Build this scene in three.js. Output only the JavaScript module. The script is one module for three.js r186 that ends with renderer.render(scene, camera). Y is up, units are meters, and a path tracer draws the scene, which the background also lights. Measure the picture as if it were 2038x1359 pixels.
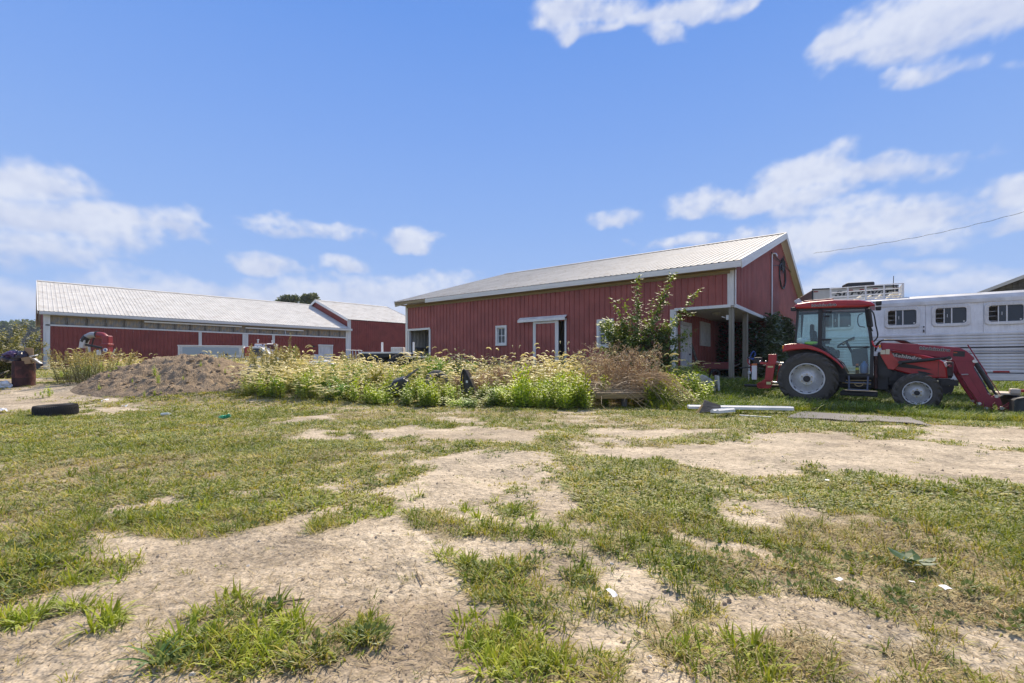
import * as THREE from 'three';
import { RoundedBoxGeometry } from 'three/addons/geometries/RoundedBoxGeometry.js';
import { mergeGeometries } from 'three/addons/utils/BufferGeometryUtils.js';
import { FontLoader } from 'three/addons/loaders/FontLoader.js';
import { TextGeometry } from 'three/addons/geometries/TextGeometry.js';

// ---------------------------------------------------------------- camera, sky, sun, exposure
const scene = new THREE.Scene();
const camera = new THREE.PerspectiveCamera(70.87, 2038 / 1359, 0.1, 3000);
camera.position.set(0, 1, 0);
camera.lookAt(0, 1, -10);
camera.setViewOffset(2038, 1359, 0, -47.5, 2038, 1359);       // lens shifted upwards, as in a keystone-corrected photograph
camera.updateProjectionMatrix();

const renderer = new THREE.WebGLRenderer({ antialias: true });
renderer.setSize(1024, 683);
renderer.toneMapping = THREE.LinearToneMapping;
renderer.toneMappingExposure = 1.32;
renderer.shadowMap.enabled = true;

const SUN_EL = 45 * Math.PI / 180, SUN_AZ = 19 * Math.PI / 180;       // azimuth to the right of the view axis
const sunDir = new THREE.Vector3(Math.sin(SUN_AZ) * Math.cos(SUN_EL), Math.sin(SUN_EL), -Math.cos(SUN_AZ) * Math.cos(SUN_EL));
const sun = new THREE.DirectionalLight(0xfff0d8, 4.9);
sun.position.copy(sunDir).multiplyScalar(120);
sun.target.position.set(0, 0, -14);
sun.castShadow = true;
sun.shadow.mapSize.set(4096, 4096);
Object.assign(sun.shadow.camera, { left: -60, right: 60, top: 60, bottom: -60, near: 1, far: 300 });
sun.shadow.radius = 1;
scene.add(sun, sun.target);

function rng(seed) { let a = seed >>> 0; return () => { a = (a + 0x6D2B79F5) | 0; let t = Math.imul(a ^ (a >>> 15), 1 | a); t = (t + Math.imul(t ^ (t >>> 7), 61 | t)) ^ t; return ((t ^ (t >>> 14)) >>> 0) / 4294967296; }; }
const clamp = (v, a = 0, b = 1) => Math.min(b, Math.max(a, v)), lerp = (a, b, t) => a + (b - a) * t;
const sstep = (a, b, x) => { const t = clamp((x - a) / (b - a)); return t * t * (3 - 2 * t); };
const PERM = new Float32Array(65536); { const r = rng(77); for (let i = 0; i < 65536; i++) PERM[i] = r(); }
const hsh = (i, j) => PERM[((i & 255) << 8) | (j & 255)];
function vnoise(x, y) { const i = Math.floor(x), j = Math.floor(y); let u = x - i, v = y - j; u = u * u * (3 - 2 * u); v = v * v * (3 - 2 * v);
  const a = hsh(i, j), b = hsh(i + 1, j), c = hsh(i, j + 1), d = hsh(i + 1, j + 1); return a + (b - a) * u + (c - a) * v + (a - b - c + d) * u * v; }
function fbm(x, y, o = 4) { let s = 0, a = 0.5, n = 0; for (let k = 0; k < o; k++) { s += a * vnoise(x, y); n += a; a *= 0.5; x = x * 2.03 + 17.3; y = y * 2.03 + 9.1; } return s / n; }
// tileable noise: lattice wraps every p cells
function tnoise(x, y, p) { const i = Math.floor(x), j = Math.floor(y); let u = x - i, v = y - j; u = u * u * (3 - 2 * u); v = v * v * (3 - 2 * v); const w = k => ((k % p) + p) % p;
  const a = hsh(w(i), w(j)), b = hsh(w(i + 1), w(j)), c = hsh(w(i), w(j + 1)), d = hsh(w(i + 1), w(j + 1)); return a + (b - a) * u + (c - a) * v + (a - b - c + d) * u * v; }
function tfbm(u, v, p, o) { let s = 0, a = 0.5, n = 0; for (let k = 0; k < o; k++) { s += a * tnoise(u * p + k * 13, v * p + k * 7, p); n += a; a *= 0.55; p *= 2; } return s / n; }

// sky: air and clouds as radiance by direction; clouds are [azimuth, elevation, half width, half height, strength] in degrees
const BARE = [[-1.6, 1.7, 0.59, 0.33, 1], [-1.49, 2.37, 0.67, 0.44, 1], [-1.12, 2.83, 0.71, 0.52, 1], [-0.62, 3.7, 0.74, 0.79, 1], [-0.09, 4.7, 0.69, 0.7, 0.8], [-0.55, 1.9, 0.44, 0.49, 1.1], [-0.26, 1.58, 0.28, 0.18, 1], [-0.05, 2.67, 0.34, 0.24, 0.9], [0.47, 3.44, 0.2, 0.37, 0.9], [0.42, 4.38, 0.21, 0.4, 0.6], [-0.41, 6.68, 0.77, 0.61, 0.9], [-0.91, 7.29, 0.53, 0.5, 0.8], [-1.67, 7.29, 0.42, 0.78, 0.9], [-2.61, 6.59, 0.34, 0.36, 0.8], [-3.91, 9.18, 0.48, 0.71, 0.8], [-1.68, 5.37, 0.22, 0.24, 0.4], [2.15, 7.29, 0.92, 0.5, 1], [1.78, 5.46, 1.09, 0.34, 0.8], [2.59, 5.37, 1.24, 0.66, 1], [3.94, 5.52, 1.62, 1.15, 1.2], [4.7, 4.82, 1.21, 0.97, 1.1], [6.89, 6.77, 1.06, 1.15, 0.9], [4.18, 6.87, 0.86, 0.4, 0.7], [1.84, 3.44, 0.34, 0.37, 0.9], [1.19, 2.71, 0.18, 0.26, 0.7], [0.99, 2, 0.27, 0.16, 1], [1.19, 1.83, 0.21, 0.1, 0.7], [0.4, 1.58, 0.18, 0.16, 0.6], [0.39, 2.21, 0.14, 0.2, 0.6], [0.14, 1.86, 0.14, 0.11, 0.5], [0.89, 2.56, 0.13, 0.15, 0.5], [-12.39, 12.73, 2.27, 2.72, 1], [-17.44, 17.36, 2.36, 3.79, 1], [-9, 10.49, 0.77, 0.92, 0.6], [-2.43, 3.37, 0.28, 0.17, 0.6], [-2.57, 10.27, 0.75, 0.44, 0.5], [-0.82, 8.76, 0.55, 0.32, 0.6], [-4.22, 7.76, 0.49, 0.32, 0.4], [1.65, 1.7, 0.16, 0.15, 0.4], [0.79, 4.7, 0.25, 0.23, 0.5]];
const GRASSY = [[-1.91, 3.2, 0.47, 0.32, 1.2], [-1.01, 3.24, 0.21, 0.26, 1.1], [-1.53, 3.5, 0.29, 0.26, 0.8], [-1.96, 2.31, 0.21, 0.17, 1.1], [-2.24, 2.26, 0.19, 0.21, 0.9], [-0.87, 1.7, 0.13, 0.2, 1.4], [-0.31, 2.49, 0.11, 0.12, 1.3], [-1.17, 2, 0.09, 0.04, 0.8], [-1.15, 1.7, 0.12, 0.05, 0.7], [-1.91, 1.84, 0.09, 0.09, 1], [-1.72, 1.92, 0.08, 0.05, 0.6], [-1.55, 1.81, 0.09, 0.04, 0.5], [-0.07, 2.18, 0.19, 0.2, 0.9], [0.1, 2.43, 0.13, 0.12, 0.7], [-0.05, 1.78, 0.17, 0.16, 0.7], [0.07, 1.58, 0.18, 0.11, 0.6], [0.7, 1.64, 0.21, 0.17, 0.5], [0.77, 2.63, 0.25, 0.33, 0.5], [0.16, 3.05, 0.16, 0.19, 0.8], [-0.29, 3.1, 0.19, 0.28, 0.9], [-0.73, 3.7, 0.08, 0.11, 0.6], [-0.03, 3.5, 0.11, 0.18, 0.6], [1.04, 4.7, 0.99, 0.65, 0.3], [2.84, 3.26, 0.75, 0.67, 0.5], [0.82, 3.37, 0.42, 0.48, 0.5], [5.25, 9.27, 2.91, 1.26, 0.5], [4.97, 7.64, 2.08, 0.55, 0.6], [3.14, 6.24, 0.59, 0.2, 0.7], [3.36, 5, 0.31, 0.1, 0.5], [5.31, 5.75, 0.36, 0.14, 0.5], [-10.98, 11.79, 0.49, 0.73, 0.6], [-10.57, 14.04, 1.32, 1.24, 0.7]];
const STRAWY = [[1.34, 2.37, 0.37, 0.26, 1], [1.15, 1.74, 0.35, 0.19, 1], [0.64, 1.7, 0.21, 0.18, 0.7], [1.82, 1.98, 0.29, 0.29, 0.6], [1.63, 8.6, 3.78, 0.93, 0.8], [-1.18, 9.46, 2.97, 0.94, 0.6], [-3.54, 4.7, 1.28, 0.93, 0.5], [-3.3, 3.63, 0.57, 0.55, 0.5], [3.47, 7.18, 1.65, 0.54, 0.7], [1.42, 5.86, 0.92, 0.43, 0.6], [2.05, 2.87, 0.48, 0.34, 0.3], [2.3, 2.26, 0.28, 0.32, 0.4], [-1.7, 5.08, 1.06, 0.54, 0.4], [-3.15, 7.18, 1.5, 0.76, 0.4]];
const CLOUDS = [[-45.1, 15.2, 3.9, 2.1, 1], [-46.3, 12.1, 5.7, 2.4, 1], [-42.3, 12.1, 6.6, 2, 1], [-35.8, 13.1, 3.2, 1.5, 0.9], [-45.1, 9.5, 6.9, 1.1, 0.7], [-39.2, 10.9, 3.6, 1.2, 0.6], [-26.9, 10.8, 3.3, 1, 1], [-19.3, 10.9, 2.9, 1, 0.9], [-22.7, 14.7, 5.6, 0.9, 0.55], [-12.5, 14.8, 2.2, 1.2, 0.9], [-10.9, 15.4, 1.2, 0.5, 0.6], [-44.5, 5.8, 10.1, 1.7, 1], [-32.1, 6.6, 13.8, 1.9, 1], [-15.2, 7.3, 16.8, 2.3, 1], [-2.3, 8.6, 9.6, 2.2, 1], [-23.7, 5, 35.2, 1.3, 0.8], [26.7, 6.8, 23.9, 1.6, 0.8], [7.8, 36.3, 6.2, 1.9, 1], [10.2, 34.5, 3.5, 0.9, 0.8], [18.8, 35.1, 7.5, 1.5, 0.95], [18, 33.2, 2.2, 0.8, 0.6], [25.3, 34.2, 3.4, 0.7, 0.6], [41.4, 27.8, 7.4, 2.5, 1], [35.5, 28.5, 3.6, 1.1, 0.8], [44.6, 27.8, 6.1, 2, 1], [41.4, 24.4, 3, 0.9, 0.7], [38.9, 24.8, 1.8, 0.5, 0.5], [46, 23.3, 0.8, 0.5, 0.8], [31.3, 18.9, 4.8, 1.8, 1], [37.1, 17.8, 5.3, 1.3, 1], [26.7, 17.2, 6.9, 1.3, 0.95], [23.8, 16.8, 4.5, 0.8, 0.6], [31.3, 16.3, 3.5, 1.4, 0.7], [33, 16.9, 5.1, 1.4, 0.7], [36.3, 13.1, 7.4, 2.1, 1], [29.5, 12.8, 5.5, 1.8, 0.8], [33, 11.3, 9.3, 1.5, 0.7], [21.7, 13.4, 4.1, 0.8, 0.6], [18, 13.8, 3.3, 0.5, 0.4], [46.1, 13.7, 3.5, 1.9, 1], [43.6, 13.9, 1.9, 0.7, 0.5], [46.3, 12.3, 1.7, 1, 0.8], [40.7, 9, 3.1, 0.7, 0.6], [12.5, 16.4, 3, 1, 0.65], [44.6, 6.5, 5.8, 1, 0.65], [34.7, 8.2, 4.9, 1, 0.5]];

{
  const W = 3072, Hh = 1536, data = new Float32Array(W * Hh * 4);
  const stops = [[-90, .48, .58, .86], [-2, .50, .60, .87], [2, .46, .58, .88], [8, .36, .52, .90], [16, .28, .45, .885], [25, .215, .385, .86], [36, .15, .32, .82], [60, .105, .25, .72], [90, .09, .22, .66]];
  const air = e => { let k = 0; while (k < stops.length - 2 && e > stops[k + 1][0]) k++; const a = stops[k], b = stops[k + 1], t = clamp((e - a[0]) / (b[0] - a[0])); return [lerp(a[1], b[1], t), lerp(a[2], b[2], t), lerp(a[3], b[3], t)]; };
  for (let j = 0; j < Hh; j++) {
    const el = ((j + 0.5) / Hh - 0.5) * 180, base = air(el);
    for (let i = 0; i < W; i++) {
      let az = ((i + 0.5) / W - 0.25) * 360; if (az > 180) az -= 360;      // 0 straight ahead (-z), growing to the right
      let [r, g, b] = base.map((v, n) => v * [.76, .785, .765][n]);
      if (el > -3) {
        let F = -9, top = 0; const cx = az * Math.cos(el * Math.PI / 180), inside = Math.abs(az) < 75 && el < 52;
        const wa = inside ? az + (fbm(cx * .16 + 9, el * .22 + 70, 3) - .5) * 7 : az, we = inside ? el + (fbm(cx * .2 + 60, el * .3 + 5, 3) - .5) * 3.2 : el;
        if (inside) for (const c of CLOUDS) {
          const dx = (wa - c[0]) / (c[2] * 1.12), dy0 = we - c[1], dy = dy0 / (c[3] * (dy0 > 0 ? 1.25 : .95)), d = dx * dx + dy * dy;
          if (d < 3.4) { const f = (1 - d) * (d < 1 ? c[4] : 1); if (f > F) F = f; top = Math.max(top, clamp(0.45 + dy * 0.6) * clamp(1.5 - d)); }
        }
        const inFrame = sstep(62, 50, Math.abs(az)) * sstep(48, 40, el);
        // elsewhere: unseen cumulus of the same kind, spread thicker for brighter neutral light
        if (inFrame < 1) { const s = 1 / Math.tan((Math.max(el, 2) + 6) * Math.PI / 180), a = az * Math.PI / 180; const f2 = (fbm(Math.sin(a) * s * 1.6 + 31, Math.cos(a) * s * 1.6 + 7, 3) - 0.53) * 5; F = lerp(Math.max(f2, -2), F, inFrame); top = lerp(0.55, top, inFrame); }
        if (F > -1.4) {
          const wx = cx * 0.26, wy = el * 0.36; let puff = 0, q = .5, fx = wx, fy = wy; for (let k = 0; k < 5; k++) { puff += q * (1 - Math.abs(vnoise(fx + k * 19, fy + k * 7) * 2 - 1)); fx *= 2.1; fy *= 2.1; q *= .56; } puff /= 1.08;
          const n2 = fbm(wx * 5 + 40, wy * 5 + 11, 4), D = F * 1.05 + (puff - .5) * 1.15 * lerp(.5, 1, sstep(6, 14, el)) + (n2 - .5) * .65;
          const a = sstep(-.25, 1.05, D) * 0.85 * (0.7 + 0.3 * sstep(-2, 14, el));
          const lit = clamp(top * 0.8 + (puff - .5) * .9 + (n2 - 0.5) * .7 + 0.12), low = sstep(0, 12, el);
          const cr = lerp(.43, .62, lit * (0.6 + .4 * low)), cg = lerp(.475, .645, lit * (0.65 + .35 * low)), cb = lerp(.62, .72, lit);
          r = lerp(r, cr, a); g = lerp(g, cg, a); b = lerp(b, cb, a);
        }
      }
      const o = (j * W + i) * 4; data[o] = r; data[o + 1] = g; data[o + 2] = b; data[o + 3] = 1;
    }
  }
  const sky = new THREE.DataTexture(data, W, Hh, THREE.RGBAFormat, THREE.FloatType);
  sky.mapping = THREE.EquirectangularReflectionMapping; sky.magFilter = THREE.LinearFilter; sky.needsUpdate = true;
  scene.background = sky; scene.environment = sky;
}
scene.fog = new THREE.FogExp2(0xc9d6ea, 0.0004);

// ---------------------------------------------------------------- helpers
const used = {};
function numbered(n) { const k = used[n] = (used[n] ?? -1) + 1; return k ? `${n}_${String(k).padStart(3, '0')}` : n; }
function tag(o, label, category, group, kind) { if (label) o.userData.label = label; if (category) o.userData.category = category; if (group) o.userData.group = group; if (kind) o.userData.kind = kind; return o; }
function thing(name, label, category, pos = [0, 0, 0], turn = 0, group) { const o = new THREE.Group(); o.name = numbered(name); o.position.set(...pos); o.rotation.y = turn; scene.add(o); return tag(o, label, category, group); }
function plain(g) { let q = g.index ? g.toNonIndexed() : g; for (const k of Object.keys(q.attributes)) if (!['position', 'normal', 'uv'].includes(k)) q.deleteAttribute(k); if (!q.attributes.normal) q.computeVertexNormals();
  if (!q.attributes.uv) q.setAttribute('uv', new THREE.BufferAttribute(new Float32Array(q.attributes.position.count * 2), 2)); return q; }
function join(gs) { gs = gs.filter(Boolean).map(plain); return gs.length === 1 ? gs[0] : mergeGeometries(gs); }
function part(name, gs, mat, parent = scene) {
  const m = new THREE.Mesh(Array.isArray(gs) ? join(gs) : gs, mat); m.castShadow = m.receiveShadow = true;
  if (parent === scene) m.name = numbered(name); else { const u = parent.userData2 ??= {}; const k = u[name] = (u[name] ?? -1) + 1; m.name = k ? `${name}_${String(k).padStart(3, '0')}` : name; }
  parent.add(m); return m;
}
const E3 = new THREE.Euler(), Q4 = new THREE.Quaternion(), M4 = new THREE.Matrix4(), V1 = new THREE.Vector3(1, 1, 1);
const vec = (x, y, z) => new THREE.Vector3(x, y, z);
function put(g, x = 0, y = 0, z = 0, rx = 0, ry = 0, rz = 0, s = 1) { return g.applyMatrix4(new THREE.Matrix4().compose(vec(x, y, z), new THREE.Quaternion().setFromEuler(new THREE.Euler(rx, ry, rz)), typeof s === 'number' ? vec(s, s, s) : vec(...s))); }
const box = (w, h, d, x, y, z, rx, ry, rz) => put(new THREE.BoxGeometry(w, h, d), x, y, z, rx, ry, rz);
function rbox(w, h, d, r, x, y, z, rx, ry, rz, seg = 2) { return put(new RoundedBoxGeometry(w, h, d, seg, Math.min(r, w / 2.01, h / 2.01, d / 2.01)), x, y, z, rx, ry, rz); }
const cyl = (r0, r1, h, x, y, z, rx, ry, rz, n = 16, open = false) => put(new THREE.CylinderGeometry(r0, r1, h, n, 1, open), x, y, z, rx, ry, rz);
function rod(a, b, r, n = 10, r2 = r) { const A = vec(...a), B = vec(...b), d = B.clone().sub(A), L = d.length(); const g = new THREE.CylinderGeometry(r2, r, L, n); g.applyQuaternion(new THREE.Quaternion().setFromUnitVectors(vec(0, 1, 0), d.normalize())); const c = A.add(B).multiplyScalar(.5); g.translate(c.x, c.y, c.z); return g; }
function tube(pts, r, seg = 24, n = 8, closed = false) { return new THREE.TubeGeometry(new THREE.CatmullRomCurve3(pts.map(p => vec(...p)), closed), seg, r, n, closed); }
function poly(pts) { const s = new THREE.Shape(); pts.forEach(([x, y], i) => i ? s.lineTo(x, y) : s.moveTo(x, y)); return s; }
function prism(pts, depth, z0 = 0, bevel = 0, holes = []) { const s = Array.isArray(pts) ? poly(pts) : pts; for (const h of holes) s.holes.push(poly(h));
  const g = new THREE.ExtrudeGeometry(s, { depth: depth - 2 * bevel, bevelEnabled: bevel > 0, bevelThickness: bevel, bevelSize: bevel, bevelOffset: -bevel, bevelSegments: 2, curveSegments: 10 }); g.translate(0, 0, z0 + bevel); return g; }
function lathe(pts, n = 40) { return new THREE.LatheGeometry(pts.map(p => new THREE.Vector2(p[0], p[1])), n); }
// maps (u, v, n) geometry onto a wall: origin O, axes U and N (V is up unless given)
function onto(g, O, U, V, N) { return g.applyMatrix4(new THREE.Matrix4().makeBasis(U, V, N).setPosition(O)); }

function dataTex(w, h, fn, srgb = true, repeat = [1, 1]) {
  const d = new Uint8Array(w * h * 4);
  for (let j = 0; j < h; j++) for (let i = 0; i < w; i++) { const c = fn(i / w, j / h), o = (j * w + i) * 4; d[o] = clamp(c[0]) * 255; d[o + 1] = clamp(c[1]) * 255; d[o + 2] = clamp(c[2]) * 255; d[o + 3] = 255; }
  const t = new THREE.DataTexture(d, w, h); t.wrapS = t.wrapT = THREE.RepeatWrapping; t.magFilter = THREE.LinearFilter; t.minFilter = THREE.LinearMipmapLinearFilter; t.generateMipmaps = true;
  if (srgb) t.colorSpace = THREE.SRGBColorSpace; t.repeat.set(...repeat); t.needsUpdate = true; return t;
}
const lin = (r, g, b) => new THREE.Color().setRGB(r, g, b);
const grey = v => [v, v, v];
const std = (c, rough = .6, metal = 0, o = {}) => new THREE.MeshStandardMaterial({ color: Array.isArray(c) ? lin(...c) : c, roughness: rough, metalness: metal, side: THREE.DoubleSide, ...o });
const phys = (c, rough, o = {}) => new THREE.MeshPhysicalMaterial({ color: Array.isArray(c) ? lin(...c) : c, roughness: rough, side: THREE.DoubleSide, ...o });
const leafMat = (c, tr = .42, rough = .85) => new THREE.MeshPhysicalMaterial({ color: lin(...c), roughness: rough, transmission: tr, thickness: 0, side: THREE.DoubleSide, ior: 1.3 });

// tone maps: multiply the base colour; grain, dust spots and runs that sit on the things themselves
const wearTex = dataTex(512, 512, (u, v) => { const a = tfbm(u, v, 6, 5), b = tnoise(u * 96, v * 12, 96); let s = .93 + (a - .5) * .22 + (b - .5) * .05; const sp = tnoise(u * 150, v * 150, 150); if (sp > .93) s -= .12; return grey(Math.min(1, s)); });
const roofTex = dataTex(512, 512, (u, v) => { const a = tfbm(u, v, 5, 5), run = tnoise(u * 64, v * 3, 64), sp = tfbm(u + .3, v, 24, 3); const s = .92 + (a - .5) * .16 + (run - .5) * .06; const d = sstep(.6, .75, sp) * .08; return [s - d * .7, s - d * .95, s - d * 1.25]; });
const rustTex = dataTex(512, 512, (u, v) => { const a = tfbm(u, v, 5, 6), b = tfbm(u + .4, v + .2, 14, 4); const k = sstep(.42, .6, a); return [lerp(.24, .40, k) + (b - .5) * .2, lerp(.15, .24, k) + (b - .5) * .15, lerp(.14, .21, k) + (b - .5) * .12]; });
const woodTex = dataTex(512, 512, (u, v) => { const g = tnoise(u * 5 , v * 90 + tnoise(u * 4, v * 6, 4) * 3, 90), a = tfbm(u, v, 6, 4); const s = .74 + (g - .5) * .36 + (a - .5) * .25; return grey(s); });
const grainBump = dataTex(512, 512, (u, v) => grey(tfbm(u, v, 48, 3)), false);
const dentBump = dataTex(256, 256, (u, v) => grey(tfbm(u, v, 4, 3)), false);
const patchTex = dataTex(512, 512, (u, v) => { const a = tfbm(u, v, 4, 6), b = tfbm(u + .5, v, 20, 3); const k = sstep(.46, .52, a); return k > .5 ? [.36 + (b - .5) * .2, .2 + (b - .5) * .1, .18] : [.80 + (b - .5) * .1, .80 + (b - .5) * .1, .80]; });
const scaled = (t, a, b = a) => { const c = t.clone(); c.repeat.set(a, b); c.needsUpdate = true; return c; };

const turned = t => { t.rotation = Math.PI / 2; return t; };
const M = {
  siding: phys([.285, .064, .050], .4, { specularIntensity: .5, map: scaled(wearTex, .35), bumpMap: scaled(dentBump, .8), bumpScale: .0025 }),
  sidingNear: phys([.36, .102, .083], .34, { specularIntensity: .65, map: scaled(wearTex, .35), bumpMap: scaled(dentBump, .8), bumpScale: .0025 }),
  trim: std([.80, .80, .77], .5, 0, { map: scaled(wearTex, .5) }),
  roof: std([.47, .465, .445], .75, 0, { map: scaled(roofTex, .22) }),
  roofClean: std([.64, .63, .595], .75, 0, { map: scaled(roofTex, .22) }),
  tan: std([.55, .44, .26], .8, 0, { map: scaled(woodTex, .5) }),
  soffit: std([.72, .68, .60], .75, 0, { map: scaled(wearTex, .6) }),
  wood: std([.33, .29, .23], .9, 0, { map: scaled(woodTex, .8), bumpMap: scaled(grainBump, 1), bumpScale: .002 }),
  paleWood: std([.60, .46, .28], .9, 0, { map: scaled(woodTex, .9) }),
  postWood: std([.46, .43, .34], .9, 0, { map: turned(scaled(woodTex, .9)) }),
  greyWood: std([.27, .25, .22], .92, 0, { map: scaled(woodTex, .9) }),
  liner: std([.60, .60, .57], .6, 0, { map: scaled(wearTex, .5) }),
  white: std([.78, .78, .76], .5, 0, { map: scaled(wearTex, .8) }),
  black: std([.022, .022, .024], .55),
  rubber: std([.035, .033, .032], .9, 0, { bumpMap: scaled(grainBump, 2), bumpScale: .002 }),
  dustRubber: std([.085, .076, .066], .95, 0, { map: scaled(wearTex, 1.5), bumpMap: scaled(grainBump, 2), bumpScale: .003 }),
  darkGlass: phys([.03, .035, .04], .08, {}),
  pane: new THREE.MeshPhysicalMaterial({ color: lin(.86, .92, .90), roughness: .03, transmission: 1, thickness: 0, ior: 1.45, side: THREE.DoubleSide }),
  tint: new THREE.MeshPhysicalMaterial({ color: lin(.86, .95, .93), roughness: .03, transmission: 1, thickness: 0, ior: 1.5, side: THREE.DoubleSide }),
  alu: std([.72, .72, .71], .45, .25, { map: scaled(wearTex, .6) }),
  steel: std([.55, .55, .56], .35, .9),
  rust: std([1, 1, 1], .9, 0, { map: scaled(rustTex, 1.2), bumpMap: scaled(grainBump, 2), bumpScale: .003 }),
  red: phys([.46, .016, .022], .34, { clearcoat: .3, clearcoatRoughness: .25, map: scaled(wearTex, .8) }),
  maroon: phys([.27, .012, .036], .42, { clearcoat: .2, clearcoatRoughness: .35, map: scaled(wearTex, .9) }),  // loader red with the purple of the reflected sky put into the colour
  darkRed: phys([.27, .014, .018], .4, { clearcoat: .3, clearcoatRoughness: .4, map: scaled(wearTex, .8) }),
  plateRedLit: phys([.47, .055, .045], .45, { map: scaled(wearTex, .9) }),  // loader plate red, its lit look put into a more orange colour
  rim: std([.74, .74, .74], .42, .12, { map: scaled(wearTex, 1.2) }),
  amber: phys([.9, .35, .02], .25),
};
// ---------------------------------------------------------------- ground: one sheet to the horizon; d = metres in front of the camera (d = -z)
function groundH(x, z) {
  const d = -z, s = d - 0.5 * Math.max(0, x - 6) + .04 * Math.max(0, -x - 4);
  let h = .45 * sstep(11.2, 16, s) + .5 * sstep(16, 46, s);
  h += Math.max(0, d - 62) * .055 * sstep(-10, -45, x) * sstep(2000, 900, d);
  h += Math.max(0, Math.min(d, 900) - 62) * .012 * sstep(-45, -10, x);
  h -= .05 * sstep(8, 9.4, x) * sstep(15, 11, d) * sstep(6, 8, d);
  return h;
}
function microH(x, z) {
  const d = -z; if (d > 30 || d < 0 || Math.abs(x) > 30) return 0;
  const k = sstep(30, 10, d);
  let h = (fbm(x * .9 + 5, z * .9, 3) - .5) * .10 + (fbm(x * 4 + 50, z * 4, 3) - .5) * .03 * sstep(14, 6, d);
  // ruts in the bare soil, running up to the right
  const q = x * .42 - d * .9, w = fbm(x * 1.1 + 9, z * 1.1 + 3, 2); h += Math.sin(q * 9 + w * 7) * .010 * sstep(5, 3, d) * w;
  if (d < 4) h += (fbm(x * 16, z * 16, 2) - .5) * .012;
  return h * k;
}
const gy = (x, z) => groundH(x, z) + microH(x, z);
const bump = (L, x, d) => { let m = 0; for (const e of L) { const a = (x - e[0]) / e[2], b = (d - e[1]) / e[3], q = a * a + b * b; if (q < 1.7) m = Math.max(m, e[4] * sstep(1.7, .25, q)); } return m; };
// share of the ground that grass covers at (x, d), 0..1
function cover(x, d) {
  let m = .62 + .14 * sstep(.3, -.6, x) * sstep(3.2, 4.2, d) + .08 * sstep(4.4, 5, d) + .2 * sstep(.6, 1.6, x) * sstep(4.6, 3.6, d) + (fbm(x * .8 + 3, d * .8 + 8, 3) - .5) * .9;
  const warpX = x + (fbm(x * 1.7 + 11, d * 1.7, 3) - .5) * 1.0, warpD = d + (fbm(x * 1.7 + 71, d * 1.7 + 5, 3) - .5) * 1.1 * Math.min(1, d / 4);
  m -= bump(BARE, warpX, warpD) * .85; m += bump(GRASSY, warpX, warpD) * .95;
  m += (fbm(x * 5 + 20, d * 5, 3) - .5) * .95 + (fbm(x * 13 + 5, d * 11 + 8, 2) - .5) * .45;
  if (d < 1.45) m -= .2;
  return clamp(m);
}
const mixc2 = (a, b, t) => a.map((v, i) => lerp(v, b[i], t));
// darker, freshly scuffed earth
const LOOSE = [[-.35, 1.75, .55, .28, .9], [.1, 2.3, .3, .25, .6], [-1.6, 3.0, .5, .2, .4], [1.0, 2.0, .5, .2, .4], [.3, 3.2, .4, .4, .35]];
const strawy = (x, d) => clamp(bump(STRAWY, x, d) * .85 + (fbm(x * .6 + 40, d * .5 + 2, 3) - .46) * 1.1 + (fbm(x * 3 + 7, d * 3, 2) - .5) * .55);

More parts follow.
